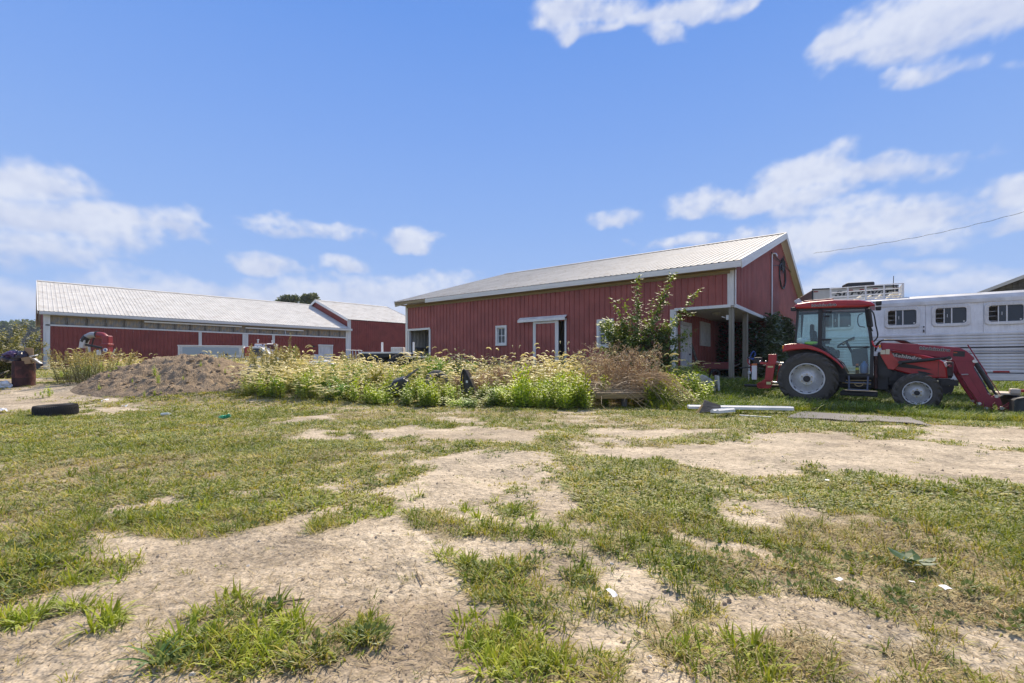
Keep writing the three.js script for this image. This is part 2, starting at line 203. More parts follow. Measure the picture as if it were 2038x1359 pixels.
const soilTex = dataTex(1024, 1024, (u, v) => {
  const a = tfbm(u, v, 6, 6), b = tfbm(u + .37, v + .11, 48, 3), c = tnoise(u * 300, v * 300, 300), e = tfbm(u, v + .5, 20, 4);
  const f = tnoise(u * 160 + 31, v * 160 + 5, 160), k = tnoise(u * 90 + 3, v * 90 + 55, 90); let s = .86 + (a - .5) * .34 + (b - .5) * .34 + (c - .5) * .22; if (f > .86) s -= (f - .86) * 3.2; if (k > .9) s -= (k - .9) * 4.5; if (e > .74) s -= .08;
  return [s, s * .99, s * .975];
});
const soilBump = dataTex(1024, 1024, (u, v) => { const a = tfbm(u, v, 10, 5), b = tfbm(u + .2, v + .7, 70, 3), e = tfbm(u + .6, v, 30, 3); return grey(a * .4 + b * .6); }, false);
{
  const xs = [], zs = [];
  for (let x = -13; x <= 13.001; x += .075) xs.push(x);
  for (let k = 0, x = 13, s = .1; x < 1600; k++) { s *= 1.16; x += s; xs.push(x); xs.unshift(-x); }
  for (let d = .5; d < 7; d += .05) zs.push(d);
  for (let d = 7; d < 18; d += .12) zs.push(d);
  for (let d = 18, s = .15; d < 2400;) { zs.push(d); s *= 1.09; d += s; }
  for (let d = .3, s = .1; d > -400; s *= 1.3) { zs.unshift(d); d -= s; }
  const nx = xs.length, nz = zs.length, pos = new Float32Array(nx * nz * 3), uv = new Float32Array(nx * nz * 2), col = new Float32Array(nx * nz * 3), idx = [];
  for (let j = 0; j < nz; j++) for (let i = 0; i < nx; i++) {
    const x = xs[i], d = zs[j], k = j * nx + i; pos[k * 3] = x; pos[k * 3 + 1] = gy(x, -d); pos[k * 3 + 2] = -d; uv[k * 2] = x / 1.7; uv[k * 2 + 1] = d / 1.7;
    const near = d > 0 && d < 40 && Math.abs(x) < 40, c = near ? cover(x, d) : 1, t = sstep(.35, .75, c);
    let soil = [.595, .505, .375]; const damp = fbm(x * .9 + 60, d * .9 + 20, 3); const q = Math.max(sstep(.5, .72, damp) * .35, near ? bump(LOOSE, x + (damp - .5) * .5, d + (fbm(x * 3, d * 3, 2) - .5) * .4) * .8 : 0); soil = soil.map((v, n) => v * (1 - q * [.5, .55, .6][n]));
    const thatch = mixc2([.27, .225, .09], [.19, .19, .07], sstep(12, 18, d)); let r = soil.map((v, n) => lerp(v, thatch[n], t * .75));
    if (d > 55) { const f = sstep(55, 70, d), st = fbm(x * .02, d * .04, 3); r = r.map((v, n) => lerp(v, lerp([.30, .27, .10][n], [.46, .37, .17][n], st), f)); }
    col.set(r, k * 3);
    if (i < nx - 1 && j < nz - 1) idx.push(k, k + 1, k + nx, k + 1, k + nx + 1, k + nx);
  }
  const g = new THREE.BufferGeometry(); g.setAttribute('position', new THREE.BufferAttribute(pos, 3)); g.setAttribute('uv', new THREE.BufferAttribute(uv, 2)); g.setAttribute('color', new THREE.BufferAttribute(col, 3)); g.setIndex(idx); g.computeVertexNormals();
  const m = std([1, 1, 1], .97, 0, { vertexColors: true, map: soilTex, bumpMap: soilBump, bumpScale: .024 });
  const o = part('ground', g, m); o.userData.kind = 'structure';
}
// ---------------------------------------------------------------- ribbed metal sheets and barns
// sheet in (u, v): u0..u1 wide, from b(u) to t(u); ribs every `pitch` metres standing `rise` proud towards +n
function ribbed(u0, u1, b, t, pitch = .2288, rise = .026, minor = false) {
  const us = new Set([u0, u1]); const prof = [];
  const k0 = Math.floor(u0 / pitch) - 1, k1 = Math.ceil(u1 / pitch) + 1;
  for (let k = k0; k <= k1; k++) { const c = k * pitch; for (const [o, h] of [[-.027, 0], [-.015, rise], [.015, rise], [.027, 0]]) prof.push([c + o, h]);
    if (minor) for (const f of [.36, .64]) for (const [o, h] of [[-.012, 0], [0, .005], [.012, 0]]) prof.push([c + pitch * f + o, h]); }
  const at = u => { for (let i = 0; i < prof.length - 1; i++) if (u >= prof[i][0] && u <= prof[i + 1][0]) { const q = (u - prof[i][0]) / (prof[i + 1][0] - prof[i][0] || 1); return lerp(prof[i][1], prof[i + 1][1], q); } return 0; };
  prof.sort((a, c) => a[0] - c[0]);
  const pts = [[u0, at(u0)], ...prof.filter(p => p[0] > u0 + 1e-4 && p[0] < u1 - 1e-4), [u1, at(u1)]];
  const P = [], UV = [];
  for (let i = 0; i < pts.length - 1; i++) { const [a, ha] = pts[i], [c, hc] = pts[i + 1], ba = b(a), bc = b(c), ta = t(a), tc = t(c);
    const q = [[a, ba, ha], [c, bc, hc], [c, tc, hc], [a, ba, ha], [c, tc, hc], [a, ta, ha]]; for (const p of q) { P.push(...p); UV.push(p[0], p[1]); } }
  const g = new THREE.BufferGeometry(); g.setAttribute('position', new THREE.Float32BufferAttribute(P, 3)); g.setAttribute('uv', new THREE.Float32BufferAttribute(UV, 2)); g.computeVertexNormals(); return g;
}
// a wall of separate sheets; openings are [u0, u1, v0, v1]
function sheetWall(parent, name, mat, O, U, N, u0, u1, bot, top, openings = [], width = .915, o = {}) {
  const cuts = [u0, u1]; for (let u = Math.ceil(u0 / width) * width; u < u1; u += width) if (u > u0 + .05 && u < u1 - .05) cuts.push(u);
  for (const q of openings) for (const u of [q[0], q[1]]) if (u > u0 && u < u1) cuts.push(u);
  cuts.sort((a, b) => a - b);
  for (let i = 0; i < cuts.length - 1; i++) {
    const a = cuts[i], c = cuts[i + 1]; if (c - a < .02) continue; const m = (a + c) / 2;
    const ops = openings.filter(q => m > q[0] && m < q[1]).sort((p, q) => p[2] - q[2]);
    let lo = bot; const spans = [];
    for (const q of ops) { const f = lo, e = q[2]; if (e > (typeof f === 'function' ? f(m) : f) + .02) spans.push([f, e]); lo = q[3]; }
    spans.push([lo, top]);
    for (const [l, h] of spans) { const L = typeof l === 'function' ? l : () => l, H = typeof h === 'function' ? h : () => h; if (H(m) - L(m) < .03) continue;
      part(name, onto(ribbed(a + .0012, c - .0012, L, H, o.pitch ?? .2288, o.rise ?? .026, o.minor ?? false), O, U, vec(0, 1, 0), N), mat, parent); }
  }
}
const XA = vec(1, 0, 0), ZA = vec(0, 0, 1), YA = vec(0, 1, 0), nX = vec(-1, 0, 0), nZ = vec(0, 0, -1);
// both roof slopes as separate sheets; eave line at z = over and z = -(D + over); y at the eave edge and slope given
function sheetRoof(parent, mat, x0, x1, D, over, yEave, slope, o = {}) {
  const half = D / 2 + over, run = half * Math.hypot(1, slope), c = 1 / Math.hypot(1, slope), s = slope * c;
  for (const side of [1, -1]) {
    const V = vec(0, s, -side * c), N = vec(0, c, side * s), O = vec(0, yEave, side > 0 ? over : -D - over), U = side > 0 ? XA : nX;
    const a = side > 0 ? x0 : -x1, e = side > 0 ? x1 : -x0;
    for (let u = a; u < e - .05; u += .915) { const f = Math.min(e, u + .915); part('roof_panel', onto(ribbed(u + .002, f - .002, () => (fbmAt(u) - .5) * .02, () => run, o.pitch ?? .2288, o.rise ?? .019, false), O, U, V, N), mat, parent); }
  }
  const yr = yEave + slope * half;
  part('ridge_cap', [prism([[-.28, -.28 * slope + .03], [0, .035], [.28, -.28 * slope + .03], [.28, -.28 * slope + .045], [0, .055], [-.28, -.28 * slope + .045]], x1 - x0 + .02, x0 - .01).applyMatrix4(new THREE.Matrix4().makeBasis(nZ, YA, XA)).translate(0, yr, -D / 2)], mat, parent);
  return yr;
}
const fbmAt = u => vnoise(u * 3.3, 4.2);
// window in a wall plane: local frame u right, v up, n out; returns parts under a window mesh
function windowUnit(parent, name, O, U, N, w, h, cols, rows, fw = .09) {
  const V = YA, f = part(name, [onto(join([box(w + fw * 2, fw, .06, 0, h / 2 + fw / 2, .02), box(w + fw * 2, fw, .07, 0, -h / 2 - fw / 2, .025), box(fw, h, .06, -w / 2 - fw / 2, 0, .02), box(fw, h, .06, w / 2 + fw / 2, 0, .02)]), O, U, V, N)], M.trim, parent);
  const m = []; for (let i = 1; i < cols; i++) m.push(box(.035, h, .03, -w / 2 + w * i / cols, 0, -.03)); for (let j = 1; j < rows; j++) m.push(box(w, .035, .028, 0, -h / 2 + h * j / rows, -.03)); m.push(box(.04, h, .04, -w / 2 + .02, 0, -.032), box(.04, h, .04, w / 2 - .02, 0, -.032), box(w - .08, .04, .038, 0, h / 2 - .02, -.032), box(w - .08, .04, .038, 0, -h / 2 + .02, -.032));
  part('sash', [onto(join(m), O, U, V, N)], M.white, f);
  for (let i = 0; i < cols; i++) for (let j = 0; j < rows; j++) { const pw = w / cols, ph = h / rows; part('pane', [onto(box(pw - .04, ph - .04, .004, -w / 2 + pw * (i + .5), -h / 2 + ph * (j + .5), -.035), O, U, V, N)], M.pane, f); }
  return f;
}

// ---- near barn: local x runs along the front wall from its far left end to the porch corner, z points to the front
{
  const L = 16.4, D = 18.8, slope = .306, over = .42, yE = 4.41, nx = .797, nz = .604;
  const corner = vec(7.405, 0, -16), B = thing('barn', 'red metal barn with an open corner porch and a sliding door, behind the weeds', 'barn', [corner.x - nx * L, 0, corner.z - nz * L], -Math.atan2(nz, nx));
  const roofUnder = z => yE - .06 + slope * (over + Math.min(-z, D + z));
  const X = t => L - t;                           // t = metres from the porch corner
  const porchW = 1.95, porchD = 6.2, soffY = 3.0;
  const base = -.3, top = 4.28;
  const openings = [[0.14, 1.78, base, 2.86], [X(10.1), X(9.66), 2.0, 2.72], [X(8.04), X(6.52), base, 2.86], [X(4.95), X(4.42), 1.78, 2.72], [X(porchW), L + .1, base, soffY]];
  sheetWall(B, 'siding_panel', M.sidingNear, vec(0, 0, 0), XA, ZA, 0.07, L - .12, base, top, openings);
  const gt = u => roofUnder(-u);
  // gable at x = L: u = distance from the corner going back
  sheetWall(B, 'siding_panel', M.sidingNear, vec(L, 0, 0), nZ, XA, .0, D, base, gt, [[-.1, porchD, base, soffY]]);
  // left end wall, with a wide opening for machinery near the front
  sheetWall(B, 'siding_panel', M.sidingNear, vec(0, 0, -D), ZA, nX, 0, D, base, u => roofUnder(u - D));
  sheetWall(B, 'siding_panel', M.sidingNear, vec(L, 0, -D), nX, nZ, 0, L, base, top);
  const yr = sheetRoof(B, M.roof, -.5, L + .3, D, over, yE, slope);
  // fascia, soffits, rake trim, corner boards
  part('fascia', [box(L + .3 - 1.86, .2, .035, (L + .3 + 1.86) / 2, yE - .115, over - .02)], M.trim, B);
  part('bare_fascia', [box(2.35, .15, .035, .675, yE - .1, over - .03)], M.tan, B);
  part('soffit', [box(L + .2, .02, over - .04, L / 2, yE - .215, over / 2 + .0)], M.tan, B);
  part('frieze_board', [box(L - .13, .11, .05, L / 2 - .05, yE - .28, .028)], M.tan, B);
  const ang = Math.atan(slope), hl = (D / 2 + over) * Math.hypot(1, slope);
  for (const side of [1, -1]) for (const [xx, w] of [[L + .3, .03], [-.5, .03]]) {
    const g = box(w, .3, hl, 0, 0, 0); g.rotateX(side * ang); g.translate(xx + (xx > 0 ? .012 : -.012), (yE + yr) / 2 - .115, side > 0 ? (over - D / 2) / 2 : -D + (D / 2 - over) / 2); part('rake_trim', [g], M.trim, B);
    const s = box(xx > 0 ? .29 : .48, .02, hl - .04, 0, 0, 0); s.rotateX(side * ang); s.translate(xx > 0 ? L + .15 : -.25, (yE + yr) / 2 - .2, side > 0 ? (over - D / 2) / 2 : -D + (D / 2 - over) / 2); part('soffit', [s], M.trim, B);  // gable soffits take the whiter trim, bounced light put into their colour
  }
  part('corner_trim', [box(.2, top - soffY, .03, L - .1, (top + soffY) / 2, .03)], M.trim, B);
  part('corner_trim', [box(.03, top - soffY - .02, .1, L + .03, (top + soffY) / 2, -.05)], M.trim, B);
  part('corner_trim', [box(.16, top - base, .035, .0, (top + base) / 2, .025), box(.03, top - base, .14, -.03, (top + base) / 2, -.07)], M.trim, B);
  // porch
  part('porch_trim', [box(porchW - .08, .10, .06, L - porchW / 2 - .06, soffY - .01, .03)], M.trim, B);
  part('porch_trim', [box(.06, .12, porchD, L + .03, soffY - .01, -porchD / 2)], M.trim, B);
  part('porch_ceiling', [box(porchW + .02, .03, porchD, L - porchW / 2, soffY - .03, -porchD / 2)], M.soffit, B);
  part('jamb_board', [box(.2, soffY - base, .05, L - porchW - .08, (soffY + base) / 2, .02)], M.trim, B);
  part('jamb_board', [box(.04, soffY - base, .16, L - porchW + .005, (soffY + base) / 2, -.08)], M.trim, B);
  part('porch_floor', [box(porchW + .1, .5, porchD, L - porchW / 2 + .02, .3, -porchD / 2)], M.greyWood, B);
  // porch side wall (faces the corner), rear wall
  const doorO = [.55, 1.75, base, 2.62];
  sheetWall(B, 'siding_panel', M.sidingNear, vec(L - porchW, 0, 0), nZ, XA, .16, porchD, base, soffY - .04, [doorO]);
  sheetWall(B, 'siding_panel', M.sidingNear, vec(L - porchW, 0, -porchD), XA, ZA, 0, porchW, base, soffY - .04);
  { const px = L - porchW, dr = part('door_frame', [box(.07, 2.2, .13, px + .02, 1.53, -.615), box(.07, 2.2, .13, px + .02, 1.53, -1.685), box(.07, .12, 1.2, px + .02, 2.56, -1.15)], M.white, B);
    const d2 = part('entry_door', [box(.04, 2.06, .94, px - .02, 1.46, -1.15)], M.white, B);
    const raised = []; for (const [y, h] of [[2.15, .42], [1.5, .66], [.83, .46]]) for (const z of [-.92, -1.38]) raised.push(rbox(.02, h, .3, .01, px + .004, y, z)); part('door_panel', raised, M.white, d2);
    part('knob', [put(new THREE.SphereGeometry(.035, 12, 8), px + .05, 1.42, -1.53), cyl(.012, .012, .06, px + .025, 1.42, -1.53, 0, 0, Math.PI / 2)], M.black, d2); }
  { const px = L - porchW, s = part('shuttered_window', [box(.06, .98, .06, px + .03, 2.3, -2.98), box(.06, .98, .06, px + .03, 2.3, -4.32), box(.06, .07, 1.28, px + .03, 2.76, -3.65), box(.06, .07, 1.28, px + .03, 1.84, -3.65)], M.white, B);
    for (const z of [-3.33, -3.97]) { const sh = part('shutter', [box(.03, .84, .6, px + .03, 2.3, z)], M.white, s); part('shutter_batten', [box(.02, .06, .56, px + .055, 2.6, z), box(.02, .06, .56, px + .055, 2.0, z)], M.trim, sh); } }
  part('ceiling_lamp', [lathe([[.0, -.09], [.10, -.08], [.15, -.03], [.16, 0]], 20).translate(L - .95, soffY - .05, -1.5)], std([.5, .46, .36], .4), B);
  for (const [x, z, w] of [[L - .1, -.1, .15], [L - .12, -2.35, .17]]) part('porch_post', [rbox(w * .52, soffY - .05 - base, w, .008, x - w * .26, (soffY + base) / 2 - .02, z), rbox(w * .46, soffY - .05 - base, w * .96, .008, x + w * .25, (soffY + base) / 2 - .02, z)], M.postWood, B);
  part('bracket_box', [box(.1, .16, .08, L - .22, 2.62, -.12), rod([L - .3, 2.62, -.12], [L - .42, 2.66, -.12], .015)], M.white, B);
  // windows
  windowUnit(B, 'window', vec(X(9.88), 2.36, .02), XA, ZA, .44, .72, 2, 2, .1);
  windowUnit(B, 'window', vec(X(4.685), 2.25, .02), XA, ZA, .53, .94, 2, 2, .09);
  // sliding door on its covered track, slid most of the way to the left
  { const dx = X(7.43), w = 1.28, d = part('sliding_door', [box(w, .09, .05, dx, 2.83, .085), box(w, .09, .05, dx, .1, .085), box(.14, 2.64, .05, dx - w / 2 + .07, 1.465, .085), box(.16, 2.64, .05, dx + w / 2 - .08, 1.465, .085)], M.trim, B);
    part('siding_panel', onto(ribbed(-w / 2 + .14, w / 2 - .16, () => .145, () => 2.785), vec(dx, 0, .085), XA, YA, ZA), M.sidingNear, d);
    part('track_hood', [prism([[.03, 3.1], [.2, 2.98], [.2, 2.88], [.18, 2.88], [.18, 2.965], [.03, 3.07]], 2.42, X(8.86)).applyMatrix4(new THREE.Matrix4().makeBasis(ZA, YA, nX)).translate(X(8.86) + X(6.42), 0, 0)], M.trim, B);
    part('opening_trim', [box(.07, 3.1, .06, X(6.48), 1.4, .03)], M.trim, B); }
  // doorway at the left end and what shows through it
  part('doorway_frame', [box(.09, 3.1, .16, .19, 1.32, -.02), box(.11, 3.1, .12, 1.8, 1.32, -.01), box(1.72, .1, .14, .96, 2.9, -.01)], M.trim, B);
  sheetWall(B, 'liner_panel', M.liner, vec(.12, 0, 0), nZ, XA, .25, 7.4, 0, 4.4, [], .915, { pitch: .23, rise: .02 }); sheetWall(B, 'liner_panel', M.liner, vec(0, 0, -7.4), XA, ZA, .2, 8.4, 0, 4.6, [], .915, { pitch: .23, rise: .02 });
  part('wall_rail', [box(.06, .16, 7, .19, 1.9, -3.8)], M.greyWood, B);
  part('earth_floor', [box(L - .3 - porchW, .1, D - .3, (L - porchW) / 2, .48, -D / 2)], M.greyWood, B);
  sheetWall(B, 'liner_panel', M.liner, vec(X(7.6), 0, -1.6), XA, ZA, 0, 2.3, .3, 3.6, [], .915, { pitch: .23 });
  // conduit mast with its service head, on the gable
  part('conduit_mast', [rod([L + .06, 2.6, -6.9], [L + .06, 5.85, -6.9], .035), tube([[L + .06, 5.83, -6.9], [L + .08, 5.98, -6.9], [L + .2, 5.98, -6.95], [L + .25, 5.86, -6.98]], .04, 12)], M.steel, B);
  for (const [a, b] of [[[L + .05, 6.05, -6.9], [L + .06, 6.12, -13.5]]]) part('gable_rod', [rod(a, b, .018)], M.black, B);
  // coil of old cable hung on the gable
  const C = thing('cable_coil', 'dark loop of old cable hanging high on the gable wall of the barn', 'cable coil', [0, 0, 0]);
  const r = rng(5), gs = []; for (let k = 0; k < 7; k++) { const pts = []; for (let i = 0; i < 14; i++) { const a = i / 14 * 6.283, q = .05 * (r() - .5); pts.push([.03 + r() * .05, 5.45 + .62 * Math.cos(a) + q, -9.9 + .95 * Math.sin(a) + q * 2]); } gs.push(tube(pts, .014 + r() * .012, 40, 6, true)); }
  for (let k = 0; k < 9; k++) { const z = -9.3 - r() * 1.1, y = 6.05 + r() * .2; gs.push(tube([[.05, y, z], [.1, y + .25 * r(), z - .2], [.06, y - .3, z - .1 - .3 * r()], [.06, y - .2 - r() * .4, z + .2 * r()]], .016, 12, 6)); }
  gs.push(box(.08, .5, .16, .05, 5.95, -9.75), rod([.03, 6.02, -9.2], [.05, 5.9, -7.2], .012), rod([.03, 5.9, -9.4], [.05, 5.5, -7.2], .012), rod([.05, 6.2, -9.75], [.05, 5.9, -9.75], .03));
  C.position.copy(B.localToWorld(vec(L + .02, 0, 0)) ); B.updateMatrixWorld(true); C.position.copy(B.localToWorld(vec(L + .02, 0, 0))); C.rotation.y = B.rotation.y; part('cable', gs, M.black, C);
}

// ---- long low barn on the left: local x to the right and away along its front
function lowBarn() {
  const B = thing('barn', 'long low red barn with a strip of translucent panels under its eave', 'barn', [-30.5, 0, -31.3], Math.PI / 4);
  const L = 20.9, D = 17.8, slope = .333, yE = 4.52, over = .35, base = -.2;
  const ru = z => yE - .04 + slope * (over + Math.min(-z, D + z));
  const posts = [8.7, 11.9, 14.1];                          // white posts between the bays
  sheetWall(B, 'siding_panel', M.siding, vec(0, 0, 0), XA, ZA, .1, L - .1, base, 3.6, [[18.0, 19.35, base, 2.82]]);
  const wx = dataTex(256, 256, (u, v) => { const a = tfbm(u, v, 5, 5), b = tnoise(u * 40, v * 2, 40); const k = sstep(.45, .65, a); return [lerp(.60, .70, k) + (b - .5) * .14, lerp(.59, .63, k) + (b - .5) * .12, lerp(.57, .52, k) + (b - .5) * .1]; });
  const clear = std([.72, .72, .72], .6, 0, { map: wx });
  for (let x = .12, i = 0; x < L - .2; x += 1.0, i++) part('clerestory_panel', onto(ribbed(x, Math.min(x + .95, L - .1), () => 3.68, () => 4.2, .2, .015, false), vec(0, 0, -.06), XA, YA, ZA), clear, B);
  const rw = []; for (let x = .05; x < L; x += 1.0) rw.push(box(.05, .66, .05, x, 3.96, -.01)); for (const g of rw) part('mullion', [g], M.greyWood, B);
  part('header_board', [box(L - .2, .14, .05, L / 2, 4.26, -.02)], M.tan, B);
  part('girt_trim', [box(L - .1, .1, .06, L / 2, 3.64, .03)], M.trim, B);
  part('corner_trim', [box(.3, yE - base, .06, .12, (yE - .12 + base) / 2, .03), box(.05, yE - base - .1, .2, -.03, (yE - .12 + base) / 2, -.1)], M.trim, B);
  part('corner_trim', [box(.3, yE - base, .06, L - .12, (yE - .12 + base) / 2, .035)], M.trim, B);
  for (const p of posts) part('bay_post', [box(p === 11.9 ? .42 : .2, 3.6 - base, .07, p, (3.6 + base) / 2 - .02, .045)], M.trim, B);
  part('fascia', [box(L + .5, .2, .04, L / 2, yE - .12, over - .02)], M.trim, B);
  part('soffit', [box(L + .3, .02, over, L / 2, yE - .2, over / 2)], M.soffit, B);
  for (const [a, b, y] of [[5.2, 11.6, 4.18], [11.9, 16.6, 4.1]]) part('door_track', [box(b - a, .1, .12, (a + b) / 2, y, .12)], M.trim, B);
  { const d = part('door_frame', [box(.12, 2.0, .1, 18.06, 1.86, .03), box(.12, 2.0, .1, 19.29, 1.86, .03), box(1.4, .12, .12, 18.675, 2.86, .035)], M.trim, B); part('entry_door', [box(1.12, 2.9, .05, 18.675, 1.36, -.02)], M.white, B);
    part('door_lamp', [box(.16, .14, .14, 17.5, 2.72, .12), rod([17.6, 2.74, .1], [17.9, 2.76, .03], .02)], M.black, B); }
  sheetWall(B, 'siding_panel', M.siding, vec(0, 0, -D), ZA, nX, 0, D, base, u => ru(u - D));
  sheetWall(B, 'siding_panel', M.siding, vec(L, 0, -D), nX, nZ, 0, L, base, yE - .2);
  const yr = sheetRoof(B, M.roofClean, -.3, L + .02, D, over, yE, slope);
  const ang = Math.atan(slope), hl = (D / 2 + over) * Math.hypot(1, slope);
  for (const side of [1, -1]) { const g = box(.04, .22, hl, 0, 0, 0); g.rotateX(side * ang); g.translate(-.32, (yE + yr) / 2 - .08, side > 0 ? (over - D / 2) / 2 : -D + (D / 2 - over) / 2); part('rake_trim', [g], M.trim, B); }
  return B;
}
const LB = lowBarn(); LB.updateMatrixWorld(true);
// ---- taller section joined to its right end
{
  const o = LB.localToWorld(vec(20.95, 0, .02)), B = thing('barn', 'taller plain red barn section joined to the right end of the long barn', 'barn', [o.x, 0, o.z], Math.PI / 4);
  const L = 8.2, D = 14.8, slope = .34, yE = 5.42, base = -.2, over = .12; const ru = z => yE - .04 + slope * (over + Math.min(-z, D + z));
  sheetWall(B, 'siding_panel', M.siding, vec(0, 0, 0), XA, ZA, .1, L, base, yE - .06);
  sheetWall(B, 'siding_panel', M.siding, vec(0, 0, -D), ZA, nX, 0, D, base, u => ru(u - D));
  sheetWall(B, 'siding_panel', M.siding, vec(L, 0, 0), nZ, XA, 0, D, base, u => ru(-u));
  sheetWall(B, 'siding_panel', M.siding, vec(L, 0, -D), nX, nZ, 0, L, base, yE - .06);
  const yr = sheetRoof(B, M.roofClean, -.14, L + .2, D, over, yE, slope);
  part('corner_trim', [box(.2, yE - base, .05, .08, (yE - .05 + base) / 2, .03), box(.05, yE - base, .2, -.03, (yE - .05 + base) / 2, -.08)], M.trim, B);
  const ang = Math.atan(slope), hl = (D / 2 + over) * Math.hypot(1, slope);
  for (const side of [1, -1]) for (const x of [-.16, L + .22]) { const g = box(.04, .26, hl, 0, 0, 0); g.rotateX(side * ang); g.translate(x, (yE + yr) / 2 - .08, side > 0 ? (over - D / 2) / 2 : -D + (D / 2 - over) / 2); part('rake_trim', [g], M.trim, B); }
}
// ---- corner of another roof behind the horse trailer, at the right edge
{
  const B = thing('shed', 'grey shed with a weathered pale roof showing above the horse trailer', 'shed', [31.2, 0, -18.7], Math.PI / 4);
  const L = 12, D = 9, slope = .42, yE = 4.72, over = .5;
  sheetWall(B, 'siding_panel', M.greyWood, vec(0, 0, 0), XA, ZA, 0, L, -.3, yE - .1); sheetWall(B, 'siding_panel', M.greyWood, vec(0, 0, -D), ZA, nX, 0, D, -.3, u => yE - .05 + slope * (over + Math.min(D - u, u)));
  sheetWall(B, 'siding_panel', M.greyWood, vec(L, 0, 0), nZ, XA, 0, D, -.3, u => yE - .05 + slope * (over + Math.min(D - u, u))); sheetWall(B, 'siding_panel', M.greyWood, vec(L, 0, -D), nX, nZ, 0, L, -.3, yE - .1);
  sheetRoof(B, std([.50, .46, .38], .8, 0, { map: scaled(roofTex, .3) }), -.5, L + .4, D, over, yE, slope);
  part('fascia', [box(L + .9, .16, .04, L / 2, yE - .08, over)], M.soffit, B);
  for (const side of [1, -1]) { const hl = (D / 2 + over) * Math.hypot(1, slope), yr = yE + slope * (D / 2 + over); const g = box(.04, .16, hl, 0, 0, 0); g.rotateX(side * Math.atan(slope)); g.translate(-.52, (yE + yr) / 2 - .06, side > 0 ? (over - D / 2) / 2 : -D + (D / 2 - over) / 2); part('rake_trim', [g], M.soffit, B); }
}
// ---------------------------------------------------------------- tractor: local x forward, y up, z towards its right side (the side seen)
const sans = await new FontLoader().loadAsync('fonts/droid/droid_sans_bold.typeface.json');
const serif = await new FontLoader().loadAsync('fonts/droid/droid_serif_bold.typeface.json');
function text(str, size, depth, font, squeeze = 1, fat = 0) { const shear = 0, g = new TextGeometry(str, { font, size, depth, curveSegments: 3, bevelEnabled: fat > 0, bevelSize: fat, bevelThickness: .001, bevelSegments: 1 }); g.computeBoundingBox(); const b = g.boundingBox; g.translate(-(b.min.x + b.max.x) / 2, -(b.min.y + b.max.y) / 2, 0); if (shear) g.applyMatrix4(new THREE.Matrix4().makeShear(0, 0, shear, 0, 0, 0)); g.scale(squeeze, 1, 1); return g; }
function tyreGeo(R, w, rimR, lugs, lugH, chev) {
  const h = w / 2, g = [lathe([[rimR, -h * .82], [rimR + .03, -h * .92], [rimR + (R - rimR) * .45, -h], [R - lugH - .05, -h * .93], [R - lugH, -h * .72], [R - lugH, h * .72], [R - lugH - .05, h * .93], [rimR + (R - rimR) * .45, h], [rimR + .03, h * .92], [rimR, h * .82]], 72)];
  // chevron lugs, alternating sides, running over the shoulder
  for (let k = 0; k < lugs; k++) for (const s of [1, -1]) {
    const a = (k + (s > 0 ? 0 : .5)) / lugs * Math.PI * 2, P = [];
    const seg = 4, pts = []; for (let i = 0; i <= seg; i++) { const f = i / seg; pts.push([s * h * lerp(.03, 1.0, f), a + chev * f / 1, R - (f > .9 ? lugH * .9 : 0) - (f > .7 ? .006 : 0)]); } pts.push([s * h * 1.01, a + chev * 1.06, R - lugH - .06]);
    const wA = .5 / lugs * Math.PI * .62, r0 = R - lugH - .01, V = [];
    for (const [y, t, r] of pts) { const ri = Math.min(r - .008, r0 - (Math.abs(y) > h * .95 ? .05 : 0)), q = (rr, tt) => [rr * Math.sin(tt), y, rr * Math.cos(tt)]; V.push([q(ri, t - wA * 1.35), q(r, t - wA), q(r, t + wA), q(ri, t + wA * 1.35)]); }
    const tri = (a1, b1, c1) => P.push(...a1, ...b1, ...c1), quad = (a1, b1, c1, d1) => { tri(a1, b1, c1); tri(a1, c1, d1); };
    for (let i = 0; i < V.length - 1; i++) for (let j = 0; j < 3; j++) quad(V[i][j], V[i][j + 1], V[i + 1][j + 1], V[i + 1][j]);
    quad(V[0][0], V[0][1], V[0][2], V[0][3]); quad(V.at(-1)[3], V.at(-1)[2], V.at(-1)[1], V.at(-1)[0]);
    const lg = new THREE.BufferGeometry(); lg.setAttribute('position', new THREE.Float32BufferAttribute(P, 3)); lg.computeVertexNormals(); g.push(lg);
  }
  return join(g).rotateX(Math.PI / 2);        // axle along z
}
